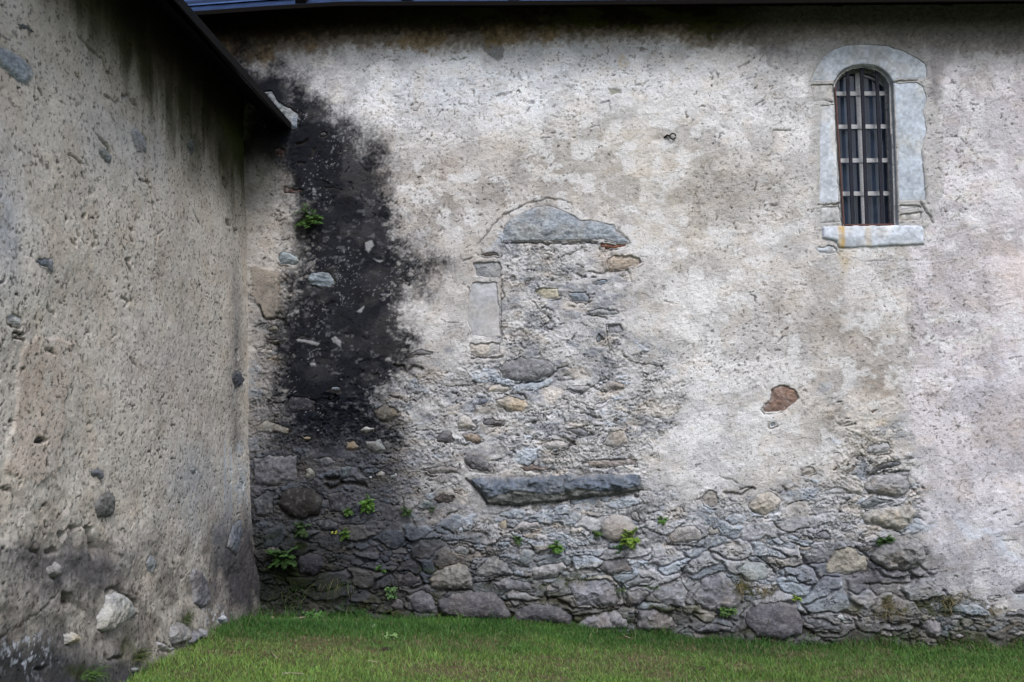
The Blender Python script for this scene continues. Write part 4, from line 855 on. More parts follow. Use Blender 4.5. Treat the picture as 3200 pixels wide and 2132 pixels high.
# ================================================================== SIDE BUILDING
uw = rampgrid(-3.0, 8.42, 4.25, 8.40, .0085, .15); uw = uw[uw < 8.45]; vw = rampgrid(-.6, 4.45, -.12, 4.20, .0075, .1)
U, V = np.meshgrid(uw.astype(np.float32), vw.astype(np.float32))
PX, PY = project(pos_wing(U, V, 0 * U)); PX = np.where(U < .5, -5000, PX).astype(np.float32); PY = PY.astype(np.float32)
wx = (fbm(U * 5, V * 5, 2, 5) - .5); wy = (fbm(U * 5 + 40, V * 5, 5, 5) - .5)
WX = PX + wx * 100; WY = PY + wy * 110
fx_ = PX + (fbm(U * 16, V * 16, 2, 4) - .5) * 34; fy_ = PY + (fbm(U * 16, V * 16, 5, 4) - .5) * 40
big = fbm(U * 1.3, V * 1.3, 4, 5); med = fbm(U * 4.5, V * 4.5, 5, 5); fine = fbm(U * 18, V * 18, 1, 4); vf = fbm(U * 55, V * 55, 2, 3)
H = .05 * (big - .5) + .009 * (med - .5) + .005 * (fine - .5) + .004 * (vf - .5)
pz = ss(.32, .60, fbm(U * 1.8, V * 1.8, 3, 3))
pits = ss(.27, .20, fbm(U * 34 + wx * 6, V * 44, 7, 3)) * pz; H -= pits * .006
pit2 = ss(.22, .18, fbm(U * 17 + wx * 4, V * 20, 0, 4)) * ss(.45, .6, fbm(U * 1.5 + 9, V * 1.5, 6, 3)); H -= pit2 * .018
lamw = fbm(U * 7, (V + .5 * U) * 16, 3, 3)
lz = np.clip(gb(WX, WY, 120, 1300, 300, 220), 0, 1)
q_ = lamw * 8; lw = np.floor(q_) / 8 + ss(.7, 1, q_ - np.floor(q_)) / 8
H += .028 * (lw - .5) * lz + (.014 * (fbm(U * 9, V * 12, 0, 5) - .5)) * ss(1500, 1700, PY)
C = np.empty(U.shape + (3,), np.float32); C[:] = A(192, 182, 170, k=.8)
def paint(col, m):
    global C
    C = mix(C, A(*col, k=.85), np.clip(m, 0, 1))
O = lambda cx, cy, rx, ry, rot=0: gb(WX, WY, cx, cy, rx, ry, rot)
paint((176, 168, 164), O(380, 800, 130, 160) * .6)
paint((162, 164, 168), O(0, 500, 60, 180) * .8)
paint((168, 168, 168), O(290, 330, 120, 80) * .5)
paint((164, 166, 170), O(450, 1120, 70, 130) * .7)
paint((190, 182, 168), O(420, 720, 120, 70) * .5)
paint((196, 188, 172), O(100, 700, 80, 30) * .6)
paint((182, 174, 164), O(50, 850, 50, 120) * .4)
pp = ss(-3, 3, sdpoly(fx_, fy_, fp('D', [(220, 770), (300, 740), (500, 790), (500, 1000), (440, 1300), (450, 1568), (380, 1720), (250, 1760), (40, 1700), (60, 1500), (110, 1250), (120, 1000), (160, 850)])))
C = mix(C, A(190, 174, 160, k=.85), pp * .8); H = H * (1 - .5 * pp) + .006 * pp
C = C * (1 + .34 * (med - .5) + .24 * (fine - .5) + .30 * (vf - .5) + .30 * (big - .5))[..., None]
C = mix(C, A(200, 194, 184, k=.85), ss(.56, .66, fbm(U * 13, V * 13, 5, 4)) * .4)
C = mix(C, C * np.array([.86, .80, .72]), ss(.52, .64, fbm(U * 5 + 20, V * 5, 1, 5)) * .4)
C = mix(C, A(40, 36, 32), np.clip(pits * .9 + pit2 * .95, 0, 1))  # shade inside the pits painted nearly black
C = mix(C, A(80, 74, 68), ss(.30, .22, fbm(U * 46 + 5, V * 56, 3, 2)) * .7)
# green algae and dirt under the eave, plus overhang shade painted near black
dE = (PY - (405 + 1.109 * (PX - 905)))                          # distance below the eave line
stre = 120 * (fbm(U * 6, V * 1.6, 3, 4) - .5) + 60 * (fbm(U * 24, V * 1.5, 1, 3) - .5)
al_shade = ss(560, 260, dE + stre)
C = mix(C, A(66, 62, 42) * (.6 + .8 * fine[..., None]), al_shade * .93)
C = mix(C, A(46, 50, 24) * (.6 + .8 * fine[..., None]), al_shade * ss(.45, .6, fbm(U * 4, V * 1.6, 6, 4)) * .8); C = mix(C, A(30, 27, 22), ss(400, 130, dE + stre * .7) * .93)
C = mix(C, A(62, 68, 36), gb(WX, WY, 555, 320, 40, 110) * .85)
C = mix(C, A(54, 62, 40), gb(WX, WY, 200, 80, 60, 60) * .45)
# lower, damp and dark
C = mix(C, A(112, 108, 110) * (.6 + .8 * fine[..., None]), (gb(WX, WY, 190, 1310, 170, 60, -.3) * .85))
C = mix(C, A(96, 94, 98) * (.6 + .8 * fine[..., None]), (gb(WX, WY, 60, 1290, 130, 40) * .7))
C = C * np.array([1.0, .995, .98]); C = C * (1 - .42 * ss(1120, 1420, WY / 1.36 + 160 * (fbm(U * 3, V * 4, 1, 5) - .5)) * (.5 + .8 * ss(.4, .6, fbm(U * 6, V * 9, 3, 5))))[..., None]; C = mix(C, A(62, 62, 68) * (.5 + 1.0 * fine[..., None]), ss(1400, 1530, WY / 1.36 + .0 * WX + np.interp(PX / 1.36, [0, 250, 480], [20, -40, -120])) * .9)
C = mix(C, A(60, 60, 56), gb(WX, WY, 0, 1530, 150, 60) * .7)
C = mix(C, A(168, 178, 188, k=.8), (ss(510, 530, WX / 1.36) * ss(560, 548, WX / 1.36) * ss(960, 1030, WY / 1.36) * ss(1220, 1150, WY / 1.36)) * .55 * ss(.35, .6, fbm(U * 20, V * 5, 3, 4)))
C = mix(C, A(168, 180, 190, k=.8), gb(WX, WY, 568, 1120, 8, 80) * .6)
C = mix(C, A(140, 148, 160, k=.8), gb(WX, WY, 520, 1230, 14, 60) * .5)
C = mix(C, A(60, 58, 62) * (.5 + 1.0 * fine[..., None]), np.clip(gb(WX, WY, 550, 1310, 55, 130) * 1.4 + gb(PX, WY, 545, 990, 10, 60) * .5, 0, 1) * .92)
C = mix(C, A(90, 96, 104) * (.6 + .8 * fine[..., None]), gb(PX, WY, 540, 780, 14, 160) * .55)
C = mix(C, A(56, 64, 34), (gb(WX, WY, 415, 1420, 18, 18) + gb(WX, WY, 290, 1490, 14, 40) + gb(WX, WY, 180, 1550, 40, 20)).clip(0, 1) * .8)
wsp = ss(.62, .68, fbm(U * 40, V * 40, 6, 3)) * (gb(PX, PY, 60, 1500, 60, 50) + gb(PX, PY, 490, 1415, 30, 20)); C = mix(C, A(206, 208, 214), wsp.clip(0, 1) * .9)
C = C * (1 - .12 * ss(1250, 1500, WY / 1.36))[..., None]
# holes
for pts in ([(590, 490), (640, 500), (645, 540), (690, 640), (665, 725), (620, 600)], [(200, 650), (235, 615), (272, 685), (230, 670)], [(330, 670), (380, 640), (412, 670), (345, 702)], [(415, 545), (480, 535), (470, 560), (440, 590)], [(455, 950), (500, 960), (520, 1020), (465, 1060)], [(850, 965), (930, 1000), (935, 1050), (880, 1000)], [(1130, 1300), (1160, 1330), (1250, 1325), (1180, 1350), (1110, 1330)], [(1240, 690), (1262, 665), (1255, 710)], [(240, 1480), (320, 1460), (310, 1480)]):
    d_ = sdpoly(fx_ * .5 + PX * .5, fy_ * .5 + PY * .5, fp('G', pts)); m_ = ss(-6, 8, d_); H -= m_ * .06; C = mix(C, A(70, 66, 60), m_ * .7)
for t, pts in (('D', [(236, 1490), (260, 1450), (322, 1468), (280, 1488)]), ('D', [(870, 215), (905, 215), (905, 250), (880, 240)]), ('A', [(1540, 1215), (1560, 1225), (1572, 1300), (1550, 1290)]), ('A', [(1548, 1510), (1575, 1520), (1595, 1568), (1560, 1560)]), ('A', [(575, 1480), (600, 1475), (600, 1500), (580, 1500)]), ('D', [(1610, 0), (1625, 0), (1640, 60), (1620, 50)]), ('D', [(640, 125), (665, 120), (670, 145), (645, 145)]), ('D', [(1610, 840), (1630, 840), (1640, 910), (1625, 920)])):
    d_ = sdpoly(fx_ * .4 + PX * .6, fy_ * .4 + PY * .6, fp(t, pts)); m_ = ss(-3, 5, d_); H -= m_ * .045; C = mix(C, A(60, 56, 52), m_ * .8)
H += .035 * gb(WX, WY, 570, 1330, 40, 90)
wcr = [('A', [(540, 240), (610, 320), (710, 400), (740, 500), (765, 570)], .007, .018), ('A', [(550, 650), (580, 700), (585, 570)], .004, .01), ('A', [(480, 1065), (520, 1090), (570, 1130)], .009, .022), ('A', [(700, 965), (740, 990), (770, 1060)], .011, .028), ('A', [(970, 1240), (1030, 1260), (1045, 1370), (1065, 1420)], .008, .022), ('A', [(640, 890), (700, 960)], .005, .012), ('A', [(725, 660), (800, 710), (830, 690)], .006, .015), ('A', [(850, 660), (895, 660), (905, 700), (950, 730)], .009, .022), ('A', [(1160, 910), (1165, 950)], .008, .02), ('A', [(990, 920), (1020, 985)], .009, .02), ('A', [(525, 510), (550, 540)], .008, .018), ('A', [(1335, 1450), (1370, 1530)], .008, .02),
       ('A', [(530, 1490), (545, 1530)], .006, .012), ('A', [(630, 1310), (645, 1345)], .008, .02), ('D', [(880, 240), (910, 310)], .009, .02), ('D', [(840, 480), (890, 520), (860, 550)], .007, .016), ('D', [(890, 900), (940, 960)], .006, .014), ('D', [(1080, 130), (1090, 50), (1130, 25)], .006, .014), ('D', [(380, 500), (400, 600), (330, 560)], .006, .014), ('D', [(320, 850), (370, 858)], .008, .016), ('D', [(640, 720), (600, 760)], .006, .014), ('D', [(800, 700), (810, 740), (780, 760)], .006, .014), ('D', [(1600, 1040), (1640, 1130)], .005, .02), ('D', [(545, 30), (560, 60)], .01, .02), ('D', [(655, 40), (680, 75)], .009, .02), ('D', [(895, 10), (925, 30)], .007, .016), ('D', [(900, 70), (915, 100)], .009, .02), ('D', [(510, 110), (530, 125)], .008, .02),
       ('G', [(1190, 730), (1210, 800), (1200, 850)], .010, .024), ('G', [(740, 940), (830, 915), (860, 970), (930, 1060)], .011, .035), ('G', [(720, 1390), (750, 1410), (855, 1385)], .011, .03), ('G', [(470, 515), (600, 500), (640, 470)], .006, .014), ('G', [(270, 660), (290, 740)], .007, .016), ('G', [(0, 1270), (200, 1150), (420, 960)], .005, .01), ('G', [(900, 830), (920, 720)], .006, .014), ('G', [(0, 240), (60, 240)], .006, .014), ('G', [(1090, 1280), (1140, 1350)], .012, .03), ('G', [(900, 940), (960, 960)], .005, .01), ('G', [(1010, 990), (1020, 1200)], .004, .01), ('G', [(1240, 880), (1300, 800)], .005, .012)]
cracks(wcr, on_wing, U, V, H, C)
W = thing('side_building', 'lower rough plastered side building on the left with a dark overhanging roof', 'building', (-2.4, 6, 0))
place_stones(WSTN, on_wing, U, V, H, C, None, W, pos_wing, None)
C = np.clip(C, .004, .9)
grid_mesh('wall', U, V, H, C, pos_wing, M_WING, W)
# roof: eave edge hangs over the wall, slope rises to the left
ex, _ = on_back(905, 405); ez = on_back(905, 405)[1]
m = MB(); s2 = math.tan(R(38)); yy0, yy1 = -3.0, YB - .012
ys = [yy0, 2.0, 3.9, 5.6, 7.0, yy1]; dz = [0, .01, .0, .02, .0, 0]; dx = [0, .01, -.01, .02, -.012, 0]
V_ = []; F = []
prof = [(0, 0), (-.02, .035), (-3.0, .035 + 3 * s2), (-3.0, 3 * s2 - .02), (-.02, -.008)]
for y, a, b in zip(ys, dz, dx):
    for (px_, pz_) in prof: V_.append((ex + px_ + b, y, ez + pz_ + a))
k = len(prof)
for i in range(len(ys) - 1):
    for j in range(k): F.append((i * k + j, (i + 1) * k + j, (i + 1) * k + (j + 1) % k, i * k + (j + 1) % k))
F += [tuple(range(k)), tuple((len(ys) - 1) * k + j for j in range(k))[::-1]]
wr = mesh('roof', V_, F, M_WINGROOF, W, smooth=False)
m = MB(); 
for j in range(5):
    o1 = .02 + j * .125
    m.add([(ex - o1, yy0, ez - .03 + o1 * s2 - .008), (ex - o1, yy1, ez - .03 + o1 * s2 - .008), (ex - o1 - .118, yy1, ez - .03 + (o1 + .118) * s2 - .008), (ex - o1 - .118, yy0, ez - .03 + (o1 + .118) * s2 - .008)], [(0, 1, 2, 3)])
m.build('soffit_boards', M_TIMBER, W)
for y0_, y1_ in zip(ys[:-1], ys[1:]):
    m = MB(); m.beam((ex + .016, y0_ + .01, ez + .018), (ex + .016 , y1_ - .01, ez + .018), .012, .06, up=(0, 0, 1)); m.build('roof_edge_strip', M_WINGROOF, W)

# ================================================================== GROUND
def gz(x, y):
    s = np.interp(x, [-3, -2.4, -.9, 0, .4, 1.2, 2.2, 4, 6], [-.12, -.12, -.085, -.10, -.16, -.235, -.27, -.29, -.32])
    w_ = np.clip((-x) / 2.4, 0, 1)
    return s + np.interp(8.25 - y, [0, .75, 1.65, 2.4, 4, 6], [0, .13, .15, .175, .2, .2]) * w_ + .05 * (fbm(x * .9 + 5, y * .9 + 3, 2, 3) - .5) * ss(0, .8, 8.3 - y) + .016 * (fbm(x * 6, y * 6, 4, 3) - .5)
gxs = rampgrid(-150, 150, -2.6, 4.6, .02, 12); gys = rampgrid(-150, 60, 5.2, 8.4, .02, 12)
GX, GY = np.meshgrid(gxs, gys); GZ = gz(GX, GY); GZ = GZ - ss(10, 40, np.hypot(GX, GY)) * .0
def lawn_col(x, y):
    dry = ss(.50, .64, fbm(x * 1.1 + 3, y * 2.2, 1, 4))
    px, py = project(np.stack([x, y, gz(x, y)], -1))
    dry = np.clip(dry * .35 + .4 * ss(.58, .66, fbm(x * 4 + 3, y * 6, 5, 4)) + gb(px, py, 720, 1490, 160, 26) * .8 + gb(px, py, 1010, 1545, 130, 22) * .6 + gb(px, py, 1060, 1480, 90, 14) * .5 + gb(px, py, 1480, 1520, 120, 24) * .6 + gb(px, py, 2150, 1450, 120, 14) * .9 + gb(px, py, 1700, 1535, 40, 10) * .9 + gb(px, py, 860, 1500, 30, 8) * .8 - gb(px, py, 1300, 1440, 900, 22) * .5, 0, 1)
    return dry
dry = lawn_col(GX, GY)
gc = mix(np.broadcast_to(np.array([.045, .072, .020]), GX.shape + (3,)), np.array([.10, .082, .052]), dry)
gc = gc * (.7 + .7 * fbm(GX * 20, GY * 20, 3, 3))[..., None]
idx = np.arange(GX.size).reshape(GX.shape); F = np.stack([idx[:-1, :-1], idx[:-1, 1:], idx[1:, 1:], idx[1:, :-1]], -1).reshape(-1, 4)
tag(mesh('ground', np.stack([GX, GY, GZ], -1).reshape(-1, 3), F, M_GROUND, None, gc.reshape(-1, 3), origin=(0, 0, 0)), kind='structure')

# ---- the lawn: short blades
def blades(n, x0, x1, y0, y1, hmin, hmax, wd):
    x = rng.uniform(x0, x1, n); y = rng.uniform(y0, y1, n)
    ok = (x > xw(0) + .0) & (y < YB - .0); x = x[ok]; y = y[ok]
    d = lawn_col(x, y); keep = rng.random(len(x)) > d * .55; x = x[keep]; y = y[keep]; d = d[keep]; n = len(x)
    z = gz(x, y) - .004
    tall = 1 + .5 * ss(.2, .0, YB - y) + .9 * ss(.2, 0, x - xw(0)); tall *= .7 + .8 * fbm(x * 3, y * 3, 5, 3)
    tall = tall * (1 + 1.2 * (rng.random(n) < .05)) * (1 + 1.5 * ss(.16, .0, YB - y) * ss(.52, .64, fbm(x * 6, y * 2, 1, 3))); h = rng.uniform(hmin, hmax, n) * tall * (1 - .35 * d); a = rng.uniform(0, 2 * np.pi, n); lean = rng.uniform(.2, 1.1, n) * h; b = rng.uniform(0, 2 * np.pi, n)
    wx_ = np.cos(a) * wd * rng.uniform(.6, 1.3, n); wy_ = np.sin(a) * wd * rng.uniform(.6, 1.3, n); lx = np.cos(b) * lean; ly = np.sin(b) * lean
    P = np.empty((n, 5, 3), np.float32)
    P[:, 0] = np.stack([x - wx_, y - wy_, z], 1); P[:, 1] = np.stack([x + wx_, y + wy_, z], 1)
    P[:, 2] = np.stack([x + wx_ * .8 + lx * .35, y + wy_ * .8 + ly * .35, z + h * .6], 1); P[:, 3] = np.stack([x - wx_ * .8 + lx * .35, y - wy_ * .8 + ly * .35, z + h * .6], 1)
    P[:, 4] = np.stack([x + lx, y + ly, z + h], 1)
    c = np.array([.062, .155, .030]) * rng.uniform(.6, 1.35, (n, 1)) * np.stack([rng.uniform(.8, 1.35, n), np.ones(n), rng.uniform(.7, 1.4, n)], 1)
    pale = fbm(x * .8 + 9, y * 1.4, 6, 3)[:, None]; c = c * (1 + (.6 * ss(.42, .62, pale) + .45 * ss(.9, 2.2, YB - y)[:, None]) * np.array([1.35, .7, .9])) * (.72 + .56 * fbm(x * 14, y * 14, 2, 3)[:, None]); dk_ = np.clip(ss(.9, .35, YB - y) + ss(1.6, .2, np.hypot(x + 2.2, y - 8.1)) * .9, 0, 1.3)[:, None]; c = c * (1 - .38 * dk_ * np.array([1.2, .8, 1.0]))  # darker green by the wall; inner-corner shade painted into the blade colour
    dead = rng.random(n) < (.035 + .45 * d); c[dead] = np.array([.20, .17, .10]) * rng.uniform(.5, 1.3, (dead.sum(), 1))
    return P, c
PA, CA = blades(300000, -2.45, 4.3, 5.35, 8.27, .014, .036, .0018)
PB, CB = blades(60000, -2.4, 4.6, 1.5, 5.4, .02, .045, .004)
P = np.concatenate([PA, PB]); c = np.concatenate([CA, CB]); n = len(P)
b0 = np.arange(n)[:, None] * 5
F = np.concatenate([b0 + [0, 1, 2], b0 + [0, 2, 3], b0 + [3, 2, 4]], 0)
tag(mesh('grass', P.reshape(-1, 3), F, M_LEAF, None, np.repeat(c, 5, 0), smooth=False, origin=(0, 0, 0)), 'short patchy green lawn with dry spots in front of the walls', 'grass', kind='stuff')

# ================================================================== PLANTS
class LB:                        # leaf builder: quads with colours
    def __init__(s): s.v = []; s.f = []; s.c = []
    def leaf(s, p, d, n, L_, w_, col):
        d = Vector(d).normalized(); n = Vector(n); a = d.cross(n).normalized(); n = a.cross(d); p = Vector(p); b = len(s.v)
        s.v += [p, p + d * L_ * .45 + a * w_ / 2 + n * L_ * .06, p + d * L_ - n * L_ * .08, p + d * L_ * .45 - a * w_ / 2 + n * L_ * .06]
        s.f += [(b, b + 1, b + 2), (b, b + 2, b + 3)]; s.c += [col] * 4
    def build(s, name, parent=None, origin=None):
        return mesh(name, np.array([tuple(p) for p in s.v]), np.array(s.f), M_LEAF, parent, np.array(s.c), smooth=False, origin=origin)
def rv3(): return Vector((random.gauss(0, 1), random.gauss(0, 1), random.gauss(0, 1))).normalized()
def fern(base, out, size, col, nf=11, drop=.5):
    lb = LB(); stl = MB(); base = Vector(base)
    for i in range(nf):
        d = (Vector(out) * random.uniform(.3, 1.0) + Vector((random.uniform(-1, 1), 0, random.uniform(-.6, .9))) if abs(out[1]) > .5 else Vector(out) * random.uniform(.3, 1) + Vector((0, random.uniform(-1, 1), random.uniform(-.6, .9)))).normalized()
        if out[2] > .5: d = (Vector((random.uniform(-1, 1), random.uniform(-1, 1), random.uniform(.3, 1.3)))).normalized()
        L_ = size * random.uniform(.6, 1.1); p = base.copy(); pts = [p.copy()]; n = 8
        for k in range(n):
            d = (d + Vector((0, 0, -drop * .14)) + rv3() * .07).normalized(); p = p + d * L_ / n; pts.append(p.copy())
            up = Vector((random.uniform(-.3, .3), -.4, 1)); side = d.cross(up).normalized()
            w_ = L_ * .26 * math.sin(math.pi * (k + 1.2) / (n + 1.5)) + .004
            cc = np.array(col) * random.uniform(.6, 1.45)
            for sg in (-1, 1):
                dd = side * sg + d * .45 + rv3() * .25
                lb.leaf(p, dd, up, w_, w_ * .55, cc)
                lb.leaf(p + d * L_ / n * .5, side * sg + d * .3 + rv3() * .3, up + rv3() * .3, w_ * .8, w_ * .45, cc * random.uniform(.8, 1.2))
        lb.leaf(p, d, (0, -.3, 1), L_ * .1, L_ * .05, np.array(col) * 1.2)
        stl.tube(pts, [.0014] * len(pts), 4, False)
    return lb, stl
def grasstuft(base, out, size, col, col2, nb=70, spread=.05, up=.6):
    lb = LB(); base = Vector(base)
    for i in range(nb):
        p = base + Vector((random.gauss(0, spread), 0, random.gauss(0, spread * .35))) if abs(out[1]) > .5 else base + Vector((0, random.gauss(0, spread), random.gauss(0, spread * .35)))
        if out[2] > .5: p = base + Vector((random.gauss(0, spread), random.gauss(0, spread * .6), 0))
        d = (Vector(out) * random.uniform(.3, 1) + Vector((random.gauss(0, .35), random.gauss(0, .35), up + random.gauss(0, .35)))).normalized(); L_ = size * random.uniform(.5, 1.1)
        cc = np.array(col if random.random() < .55 else col2) * random.uniform(.6, 1.4)
        a = d.cross(Vector((random.gauss(0, 1), random.gauss(0, 1), .2))).normalized() * random.uniform(.0012, .0024); n = 4; b = len(lb.v)
        for k in range(n + 1):
            f = k / n; lb.v += [p + a * (1 - f * .9), p - a * (1 - f * .9)]; lb.c += [cc, cc]
            d = (d + Vector((0, 0, -.38)) + rv3() * .1).normalized(); p = p + d * L_ / n
        for k in range(n): lb.f += [(b + 2 * k, b + 2 * k + 1, b + 2 * k + 3), (b + 2 * k, b + 2 * k + 3, b + 2 * k + 2)]
    return lb
def broad(base, out, size, col, nl=26):
    lb = LB(); stl = MB(); base = Vector(base)
    for i in range(nl):
        off = rv3() * size * random.uniform(.3, 1); off.y = -abs(off.y) * .6 - .01; off.z = abs(off.z) * .7 if out[2] > .5 else off.z * .7
        p = base + off; stl.tube([base, base + off * .5 + Vector((0, 0, .01)), p], [.001, .001, .001], 4, False)
        nrm = Vector((random.gauss(0, .4), -.7, .8)) + rv3() * .3; s_ = size * random.uniform(.22, .38); d = Vector((random.gauss(0, 1), random.gauss(0, .4), random.uniform(-.6, .3)))
        cc = np.array(col) * random.uniform(.6, 1.45)
        for q in range(3):
            dd = Matrix.Rotation(R(110 * (q - 1)), 3, nrm.normalized()) @ d; lb.leaf(p, dd, nrm, s_, s_ * .85, cc)
    return lb, stl
GRN = (.085, .17, .03); DGR = (.03, .065, .018); YGR = (.16, .26, .03); DRY = (.24, .19, .11); OLV = (.09, .10, .035)
def addplant(kind, t, x, y, size, label, col=GRN, **k):
    size *= 1.12 if kind != 'tuft' else 1.1; col = tuple(np.array(col) * (1.2 if kind != 'tuft' else 1.15))
    (px, py) = fp(t, [(x, y)])[0]; face = k.pop('face', 'B'); gname = k.pop('group', None)
    if face == 'B': X, Z = on_back(px, py); base = (X, YB - .02, Z); out = (0, -1, 0)
    elif face == 'W': Yw, Z = on_wing(px, py); base = (float(xw(Z)) + .02, Yw, Z); out = (1, 0, 0)
    else:
        d = ray(px, py); t_ = -1.7 / d[2]
        for _ in range(12): q = d * t_; t_ = (float(gz(np.array([q[0]]), np.array([q[1]]))[0]) - CAMZ) / d[2]
        q = d * t_; base = (q[0], min(q[1], YB - .05), CAMZ + q[2]); out = (0, -.3, .9)
    if kind == 'fern':
        th = thing('fern', label, 'fern', base, gname); lb, s_ = fern(base, out, size, col, **k); lb.build('fronds', th); s_.build('stalks', M_LEAFSTALK, th)
    elif kind == 'plant':
        th = thing('leafy_plant', label, 'plant', base, gname); lb, s_ = broad(base, out, size, col, **k); lb.build('leaves', th); s_.build('stems', M_LEAFSTALK, th)
    elif kind == 'tuft':
        lb = grasstuft(base, out, size, col, **k); o = lb.build('grass_tuft', None, base); tag(o, label, 'grass tuft', gname)
M_LEAFSTALK = flat_mat('green_stalk', (.06, .09, .03), .7)
G1 = 'ferns growing from the wall joints'; G2 = 'grass tufts hanging on the wall'; G3 = 'leafy plants at the foot of the walls'
addplant('fern', 'A', 2150, 1500, .13, 'bushy green fern highest on the wall, growing in the black stain', (.05, .11, .022), nf=22, group=G1)
addplant('fern', 'H', 190, 325, .085, 'bright green fern in the dark stones left below the long slate slab', (.065, .15, .025), nf=18, group=G1)
addplant('fern', 'H', 60, 385, .055, 'small dark fern just below left of the bright fern', (.05, .11, .02), nf=9, group=G1)
addplant('fern', 'H', 455, 385, .06, 'dim dark green fern between dark boulder and bright fern', DGR, nf=10, group=G1)
addplant('fern', 'H', 630, 375, .03, 'tiny fern under the dark brown stone left of the slab', DGR, nf=7, group=G1)
addplant('fern', 'H', 30, 540, .065, 'fern beside the yellow flowering plant in the dark corner', (.06, .13, .022), nf=12, group=G1)
addplant('plant', 'G', 2310, 535, .032, 'yellow tipped leafy plant in the dark corner stones', (.30, .32, .03), nl=9, group=G3)
addplant('fern', 'H', 280, 775, .055, 'lone small fern on the black stone left of the squarish boulder', (.045, .11, .02), nf=10, group=G1)
addplant('tuft', 'H', 610, 790, .09, 'short grass tuft on top left of the squarish pale boulder', DGR, col2=OLV, nb=60, spread=.045, group=G2)
addplant('fern', 'H', 1215, 580, .045, 'flat small fern in a joint below the slate slab', (.05, .11, .03), nf=9, group=G1)
addplant('fern', 'H', 1480, 630, .07, 'round bright fern left of the smooth round boulder', (.07, .16, .03), nf=16, group=G1)
addplant('fern', 'H', 1755, 530, .05, 'small dark fern touching the left side of the round boulder', (.05, .10, .02), nf=10, group=G1)
addplant('fern', 'H', 1990, 575, .10, 'largest yellow green fern under the smooth round boulder', (.12, .20, .03), nf=22, group=G1)
addplant('plant', 'H', 1910, 640, .05, 'small round leaved plant below the round boulder', (.04, .12, .03), nl=12, group=G3)
addplant('fern', 'H', 2210, 452, .05, 'small bright fern right of and above the round boulder', (.07, .16, .03), nf=12, group=G1)
addplant('plant', 'H', 360, 950, .08, 'low broad leaved weed at the wall foot left of the wide boulder', (.05, .10, .035), nl=26, group=G3)
addplant('fern', 'I', 1385, 590, .075, 'dark fern between the flat boulder and the bellied boulder', (.035, .075, .02), nf=16, group=G1)
addplant('tuft', 'I', 375, 890, .16, 'long dry grass tuft hanging left below the smooth slate stone', OLV, col2=DRY, nb=150, spread=.05, up=.1, group=G2)
addplant('tuft', 'I', 560, 930, .12, 'dry grass tuft hanging right below the smooth slate stone', OLV, col2=DRY, nb=110, spread=.05, up=.1, group=G2)
addplant('fern', 'I', 780, 990, .05, 'bright yellow green sprig above the big dark footing stone', YGR, nf=9, group=G1)
addplant('plant', 'I', 300, 1075, .075, 'dark green creeper left of the big dark footing stone', (.04, .085, .02), nl=40, group=G3)
addplant('tuft', 'I', 1430, 1050, .13, 'brown and green grass tuft in the hollow right of the green slate', OLV, col2=DRY, nb=170, spread=.09, up=.2, group=G2)
addplant('tuft', 'I', 1870, 985, .12, 'dry brown grass tuft right of the stone heap on the right', DRY, col2=OLV, nb=170, spread=.10, up=.2, group=G2)
addplant('tuft', 'I', 2130, 1060, .09, 'sparse dry tuft near the right end of the wall', DRY, col2=OLV, nb=70, spread=.06, up=.2, group=G2)
addplant('tuft', 'H', 1610, 850, .07, 'olive grass tuft above the flat grey stone in the middle', OLV, col2=DGR, nb=110, spread=.08, up=.1, group=G2)
addplant('tuft', 'H', 2150, 900, .06, 'green tuft in the joint right of the middle footing stones', GRN, col2=OLV, nb=60, spread=.035, group=G2)
addplant('tuft', 'H', 1920, 930, .06, 'upright olive tuft between two flat grey stones', OLV, col2=GRN, nb=60, spread=.03, group=G2)
addplant('plant', 'G', 2190, 1110, .10, 'clover like weed on the ground in the inner corner', (.04, .10, .025), nl=46, group=G3)
addplant('fern', 'G', 1960, 700, .13, 'wide dark green fern over the stones of the inner corner', (.022, .055, .012), nf=24, group=G1)
addplant('fern', 'G', 2090, 500, .08, 'dark fern between the brown boulder and the flowering plant', (.022, .05, .014), nf=14, group=G1)
addplant('tuft', 'G', 2320, 880, .17, 'long drooping dry grass tuft in the inner corner', (.10, .09, .05), col2=DGR, nb=140, spread=.06, up=.1, group=G2)
addplant('tuft', 'G', 2090, 980, .14, 'dark grass clump low in the inner corner', DGR, col2=(.05, .06, .025), nb=160, spread=.16, up=.6, group=G2)
addplant('tuft', 'G', 930, 1390, .12, 'mossy tuft at the foot of the side wall', OLV, col2=DGR, nb=140, spread=.035, up=.7, face='W', group=G2)
addplant('tuft', 'G', 1265, 1130, .07, 'dark moss tuft above the loose stones of the side wall', DGR, col2=OLV, nb=90, spread=.04, up=.2, face='W', group=G2)
addplant('tuft', 'G', 600, 1520, .10, 'green tuft at the bottom edge of the side wall', DGR, col2=GRN, nb=110, spread=.06, up=.6, face='W', group=G2)
addplant('plant', 'H', 350, 1270, .06, 'pale round leaved weed standing up from the lawn', (.12, .20, .07), nl=16, face='G', group='weeds in the lawn')
addplant('plant', 'H', 1100, 1240, .045, 'small pale weed in the middle of the lawn', (.10, .16, .06), nl=10, face='G', group='weeds in the lawn')
addplant('plant', 'H', 220, 1190, .04, 'small leafy weed with white specks in the lawn near the corner', (.14, .18, .12), nl=14, face='G', group='weeds in the lawn')

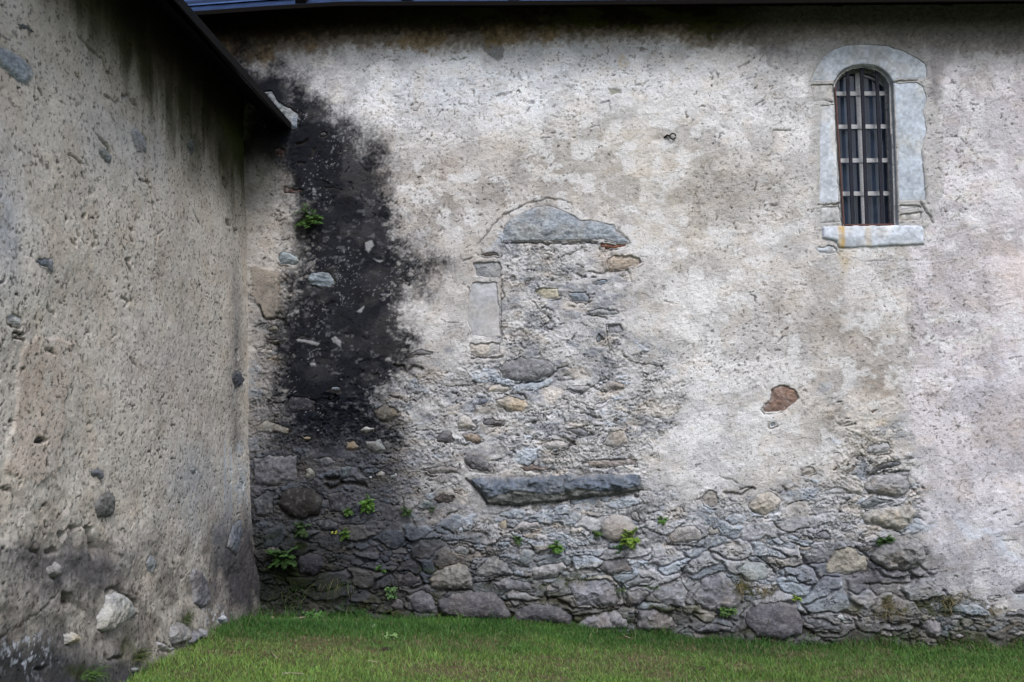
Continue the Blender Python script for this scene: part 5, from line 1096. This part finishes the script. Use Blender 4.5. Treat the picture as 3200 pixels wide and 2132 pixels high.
# ---- sticks and debris on the grass
def ground_at(t, x, y):
    px, py = fp(t, [(x, y)])[0]; d = ray(px, py); t_ = -1.7 / d[2]
    for _ in range(12): q = d * t_; t_ = (float(gz(np.array([q[0]]), np.array([q[1]]))[0]) - CAMZ) / d[2]
    q = d * t_; return Vector((q[0], min(q[1], YB - .06), CAMZ + q[2]))
def stick(t, pts, r, label, lift=.018):
    P = [ground_at(t, *p) + Vector((0, 0, lift)) for p in pts]; m = MB(); m.tube(P, [r * (1 - .5 * i / len(P)) for i in range(len(P))], 6)
    tag(m.build('stick', M_STRAW, None, True), label, 'stick', 'dry sticks on the lawn')
stick('G', [(1870, 1150), (1930, 1130), (1990, 1122), (2040, 1132), (2100, 1148)], .014, 'thick pale dead stick lying in the inner corner', .03)
stick('G', [(1860, 1375), (1910, 1425)], .004, 'thin straw lying on the left lawn, slanting')
stick('G', [(1940, 1534), (1990, 1528), (2090, 1532)], .007, 'pale curved stick near the bottom edge of the lawn')
stick('H', [(185, 1442), (260, 1450)], .004, 'thin twig on the lawn left of centre')
stick('H', [(1940, 1260), (1990, 1282)], .004, 'pale splinter on the lawn right of centre')
def clod(t, x, y, s, col, label):
    p = ground_at(t, x, y); nu, nv = 20, 12; th_ = np.linspace(0, 2 * np.pi, nu, endpoint=False); ph_ = np.linspace(0, np.pi, nv); TH, PH = np.meshgrid(th_, ph_)
    X = np.cos(TH) * np.sin(PH); Y = np.sin(TH) * np.sin(PH); Z = np.cos(PH); r = .6 + .8 * fbm(TH * 0 + X * 2 + x, Y * 2 + Z * 2, 3, 4)
    V_ = np.stack([p.x + X * r * s, p.y + Y * r * s * .6, p.z + .004 + Z * r * s * .28], -1).reshape(-1, 3)
    F = [(j * nu + i, (j + 1) * nu + i, (j + 1) * nu + (i + 1) % nu, j * nu + (i + 1) % nu) for j in range(nv - 1) for i in range(nu)]
    tag(mesh('clod', V_, F, M_STONE, None, np.tile(np.array(col), (len(V_), 1)) * (.6 + .8 * rng.random((len(V_), 1)))), label, 'clod of earth')
clod('H', 310, 1350, .05, (.035, .028, .024), 'dark brown clod of earth on the left lawn')
clod('I', 545, 1440, .03, (.03, .025, .022), 'small dark clod of earth on the right lawn')
clod('I', 110, 1482, .06, (.05, .042, .03), 'flat brown clod of earth low on the middle lawn')
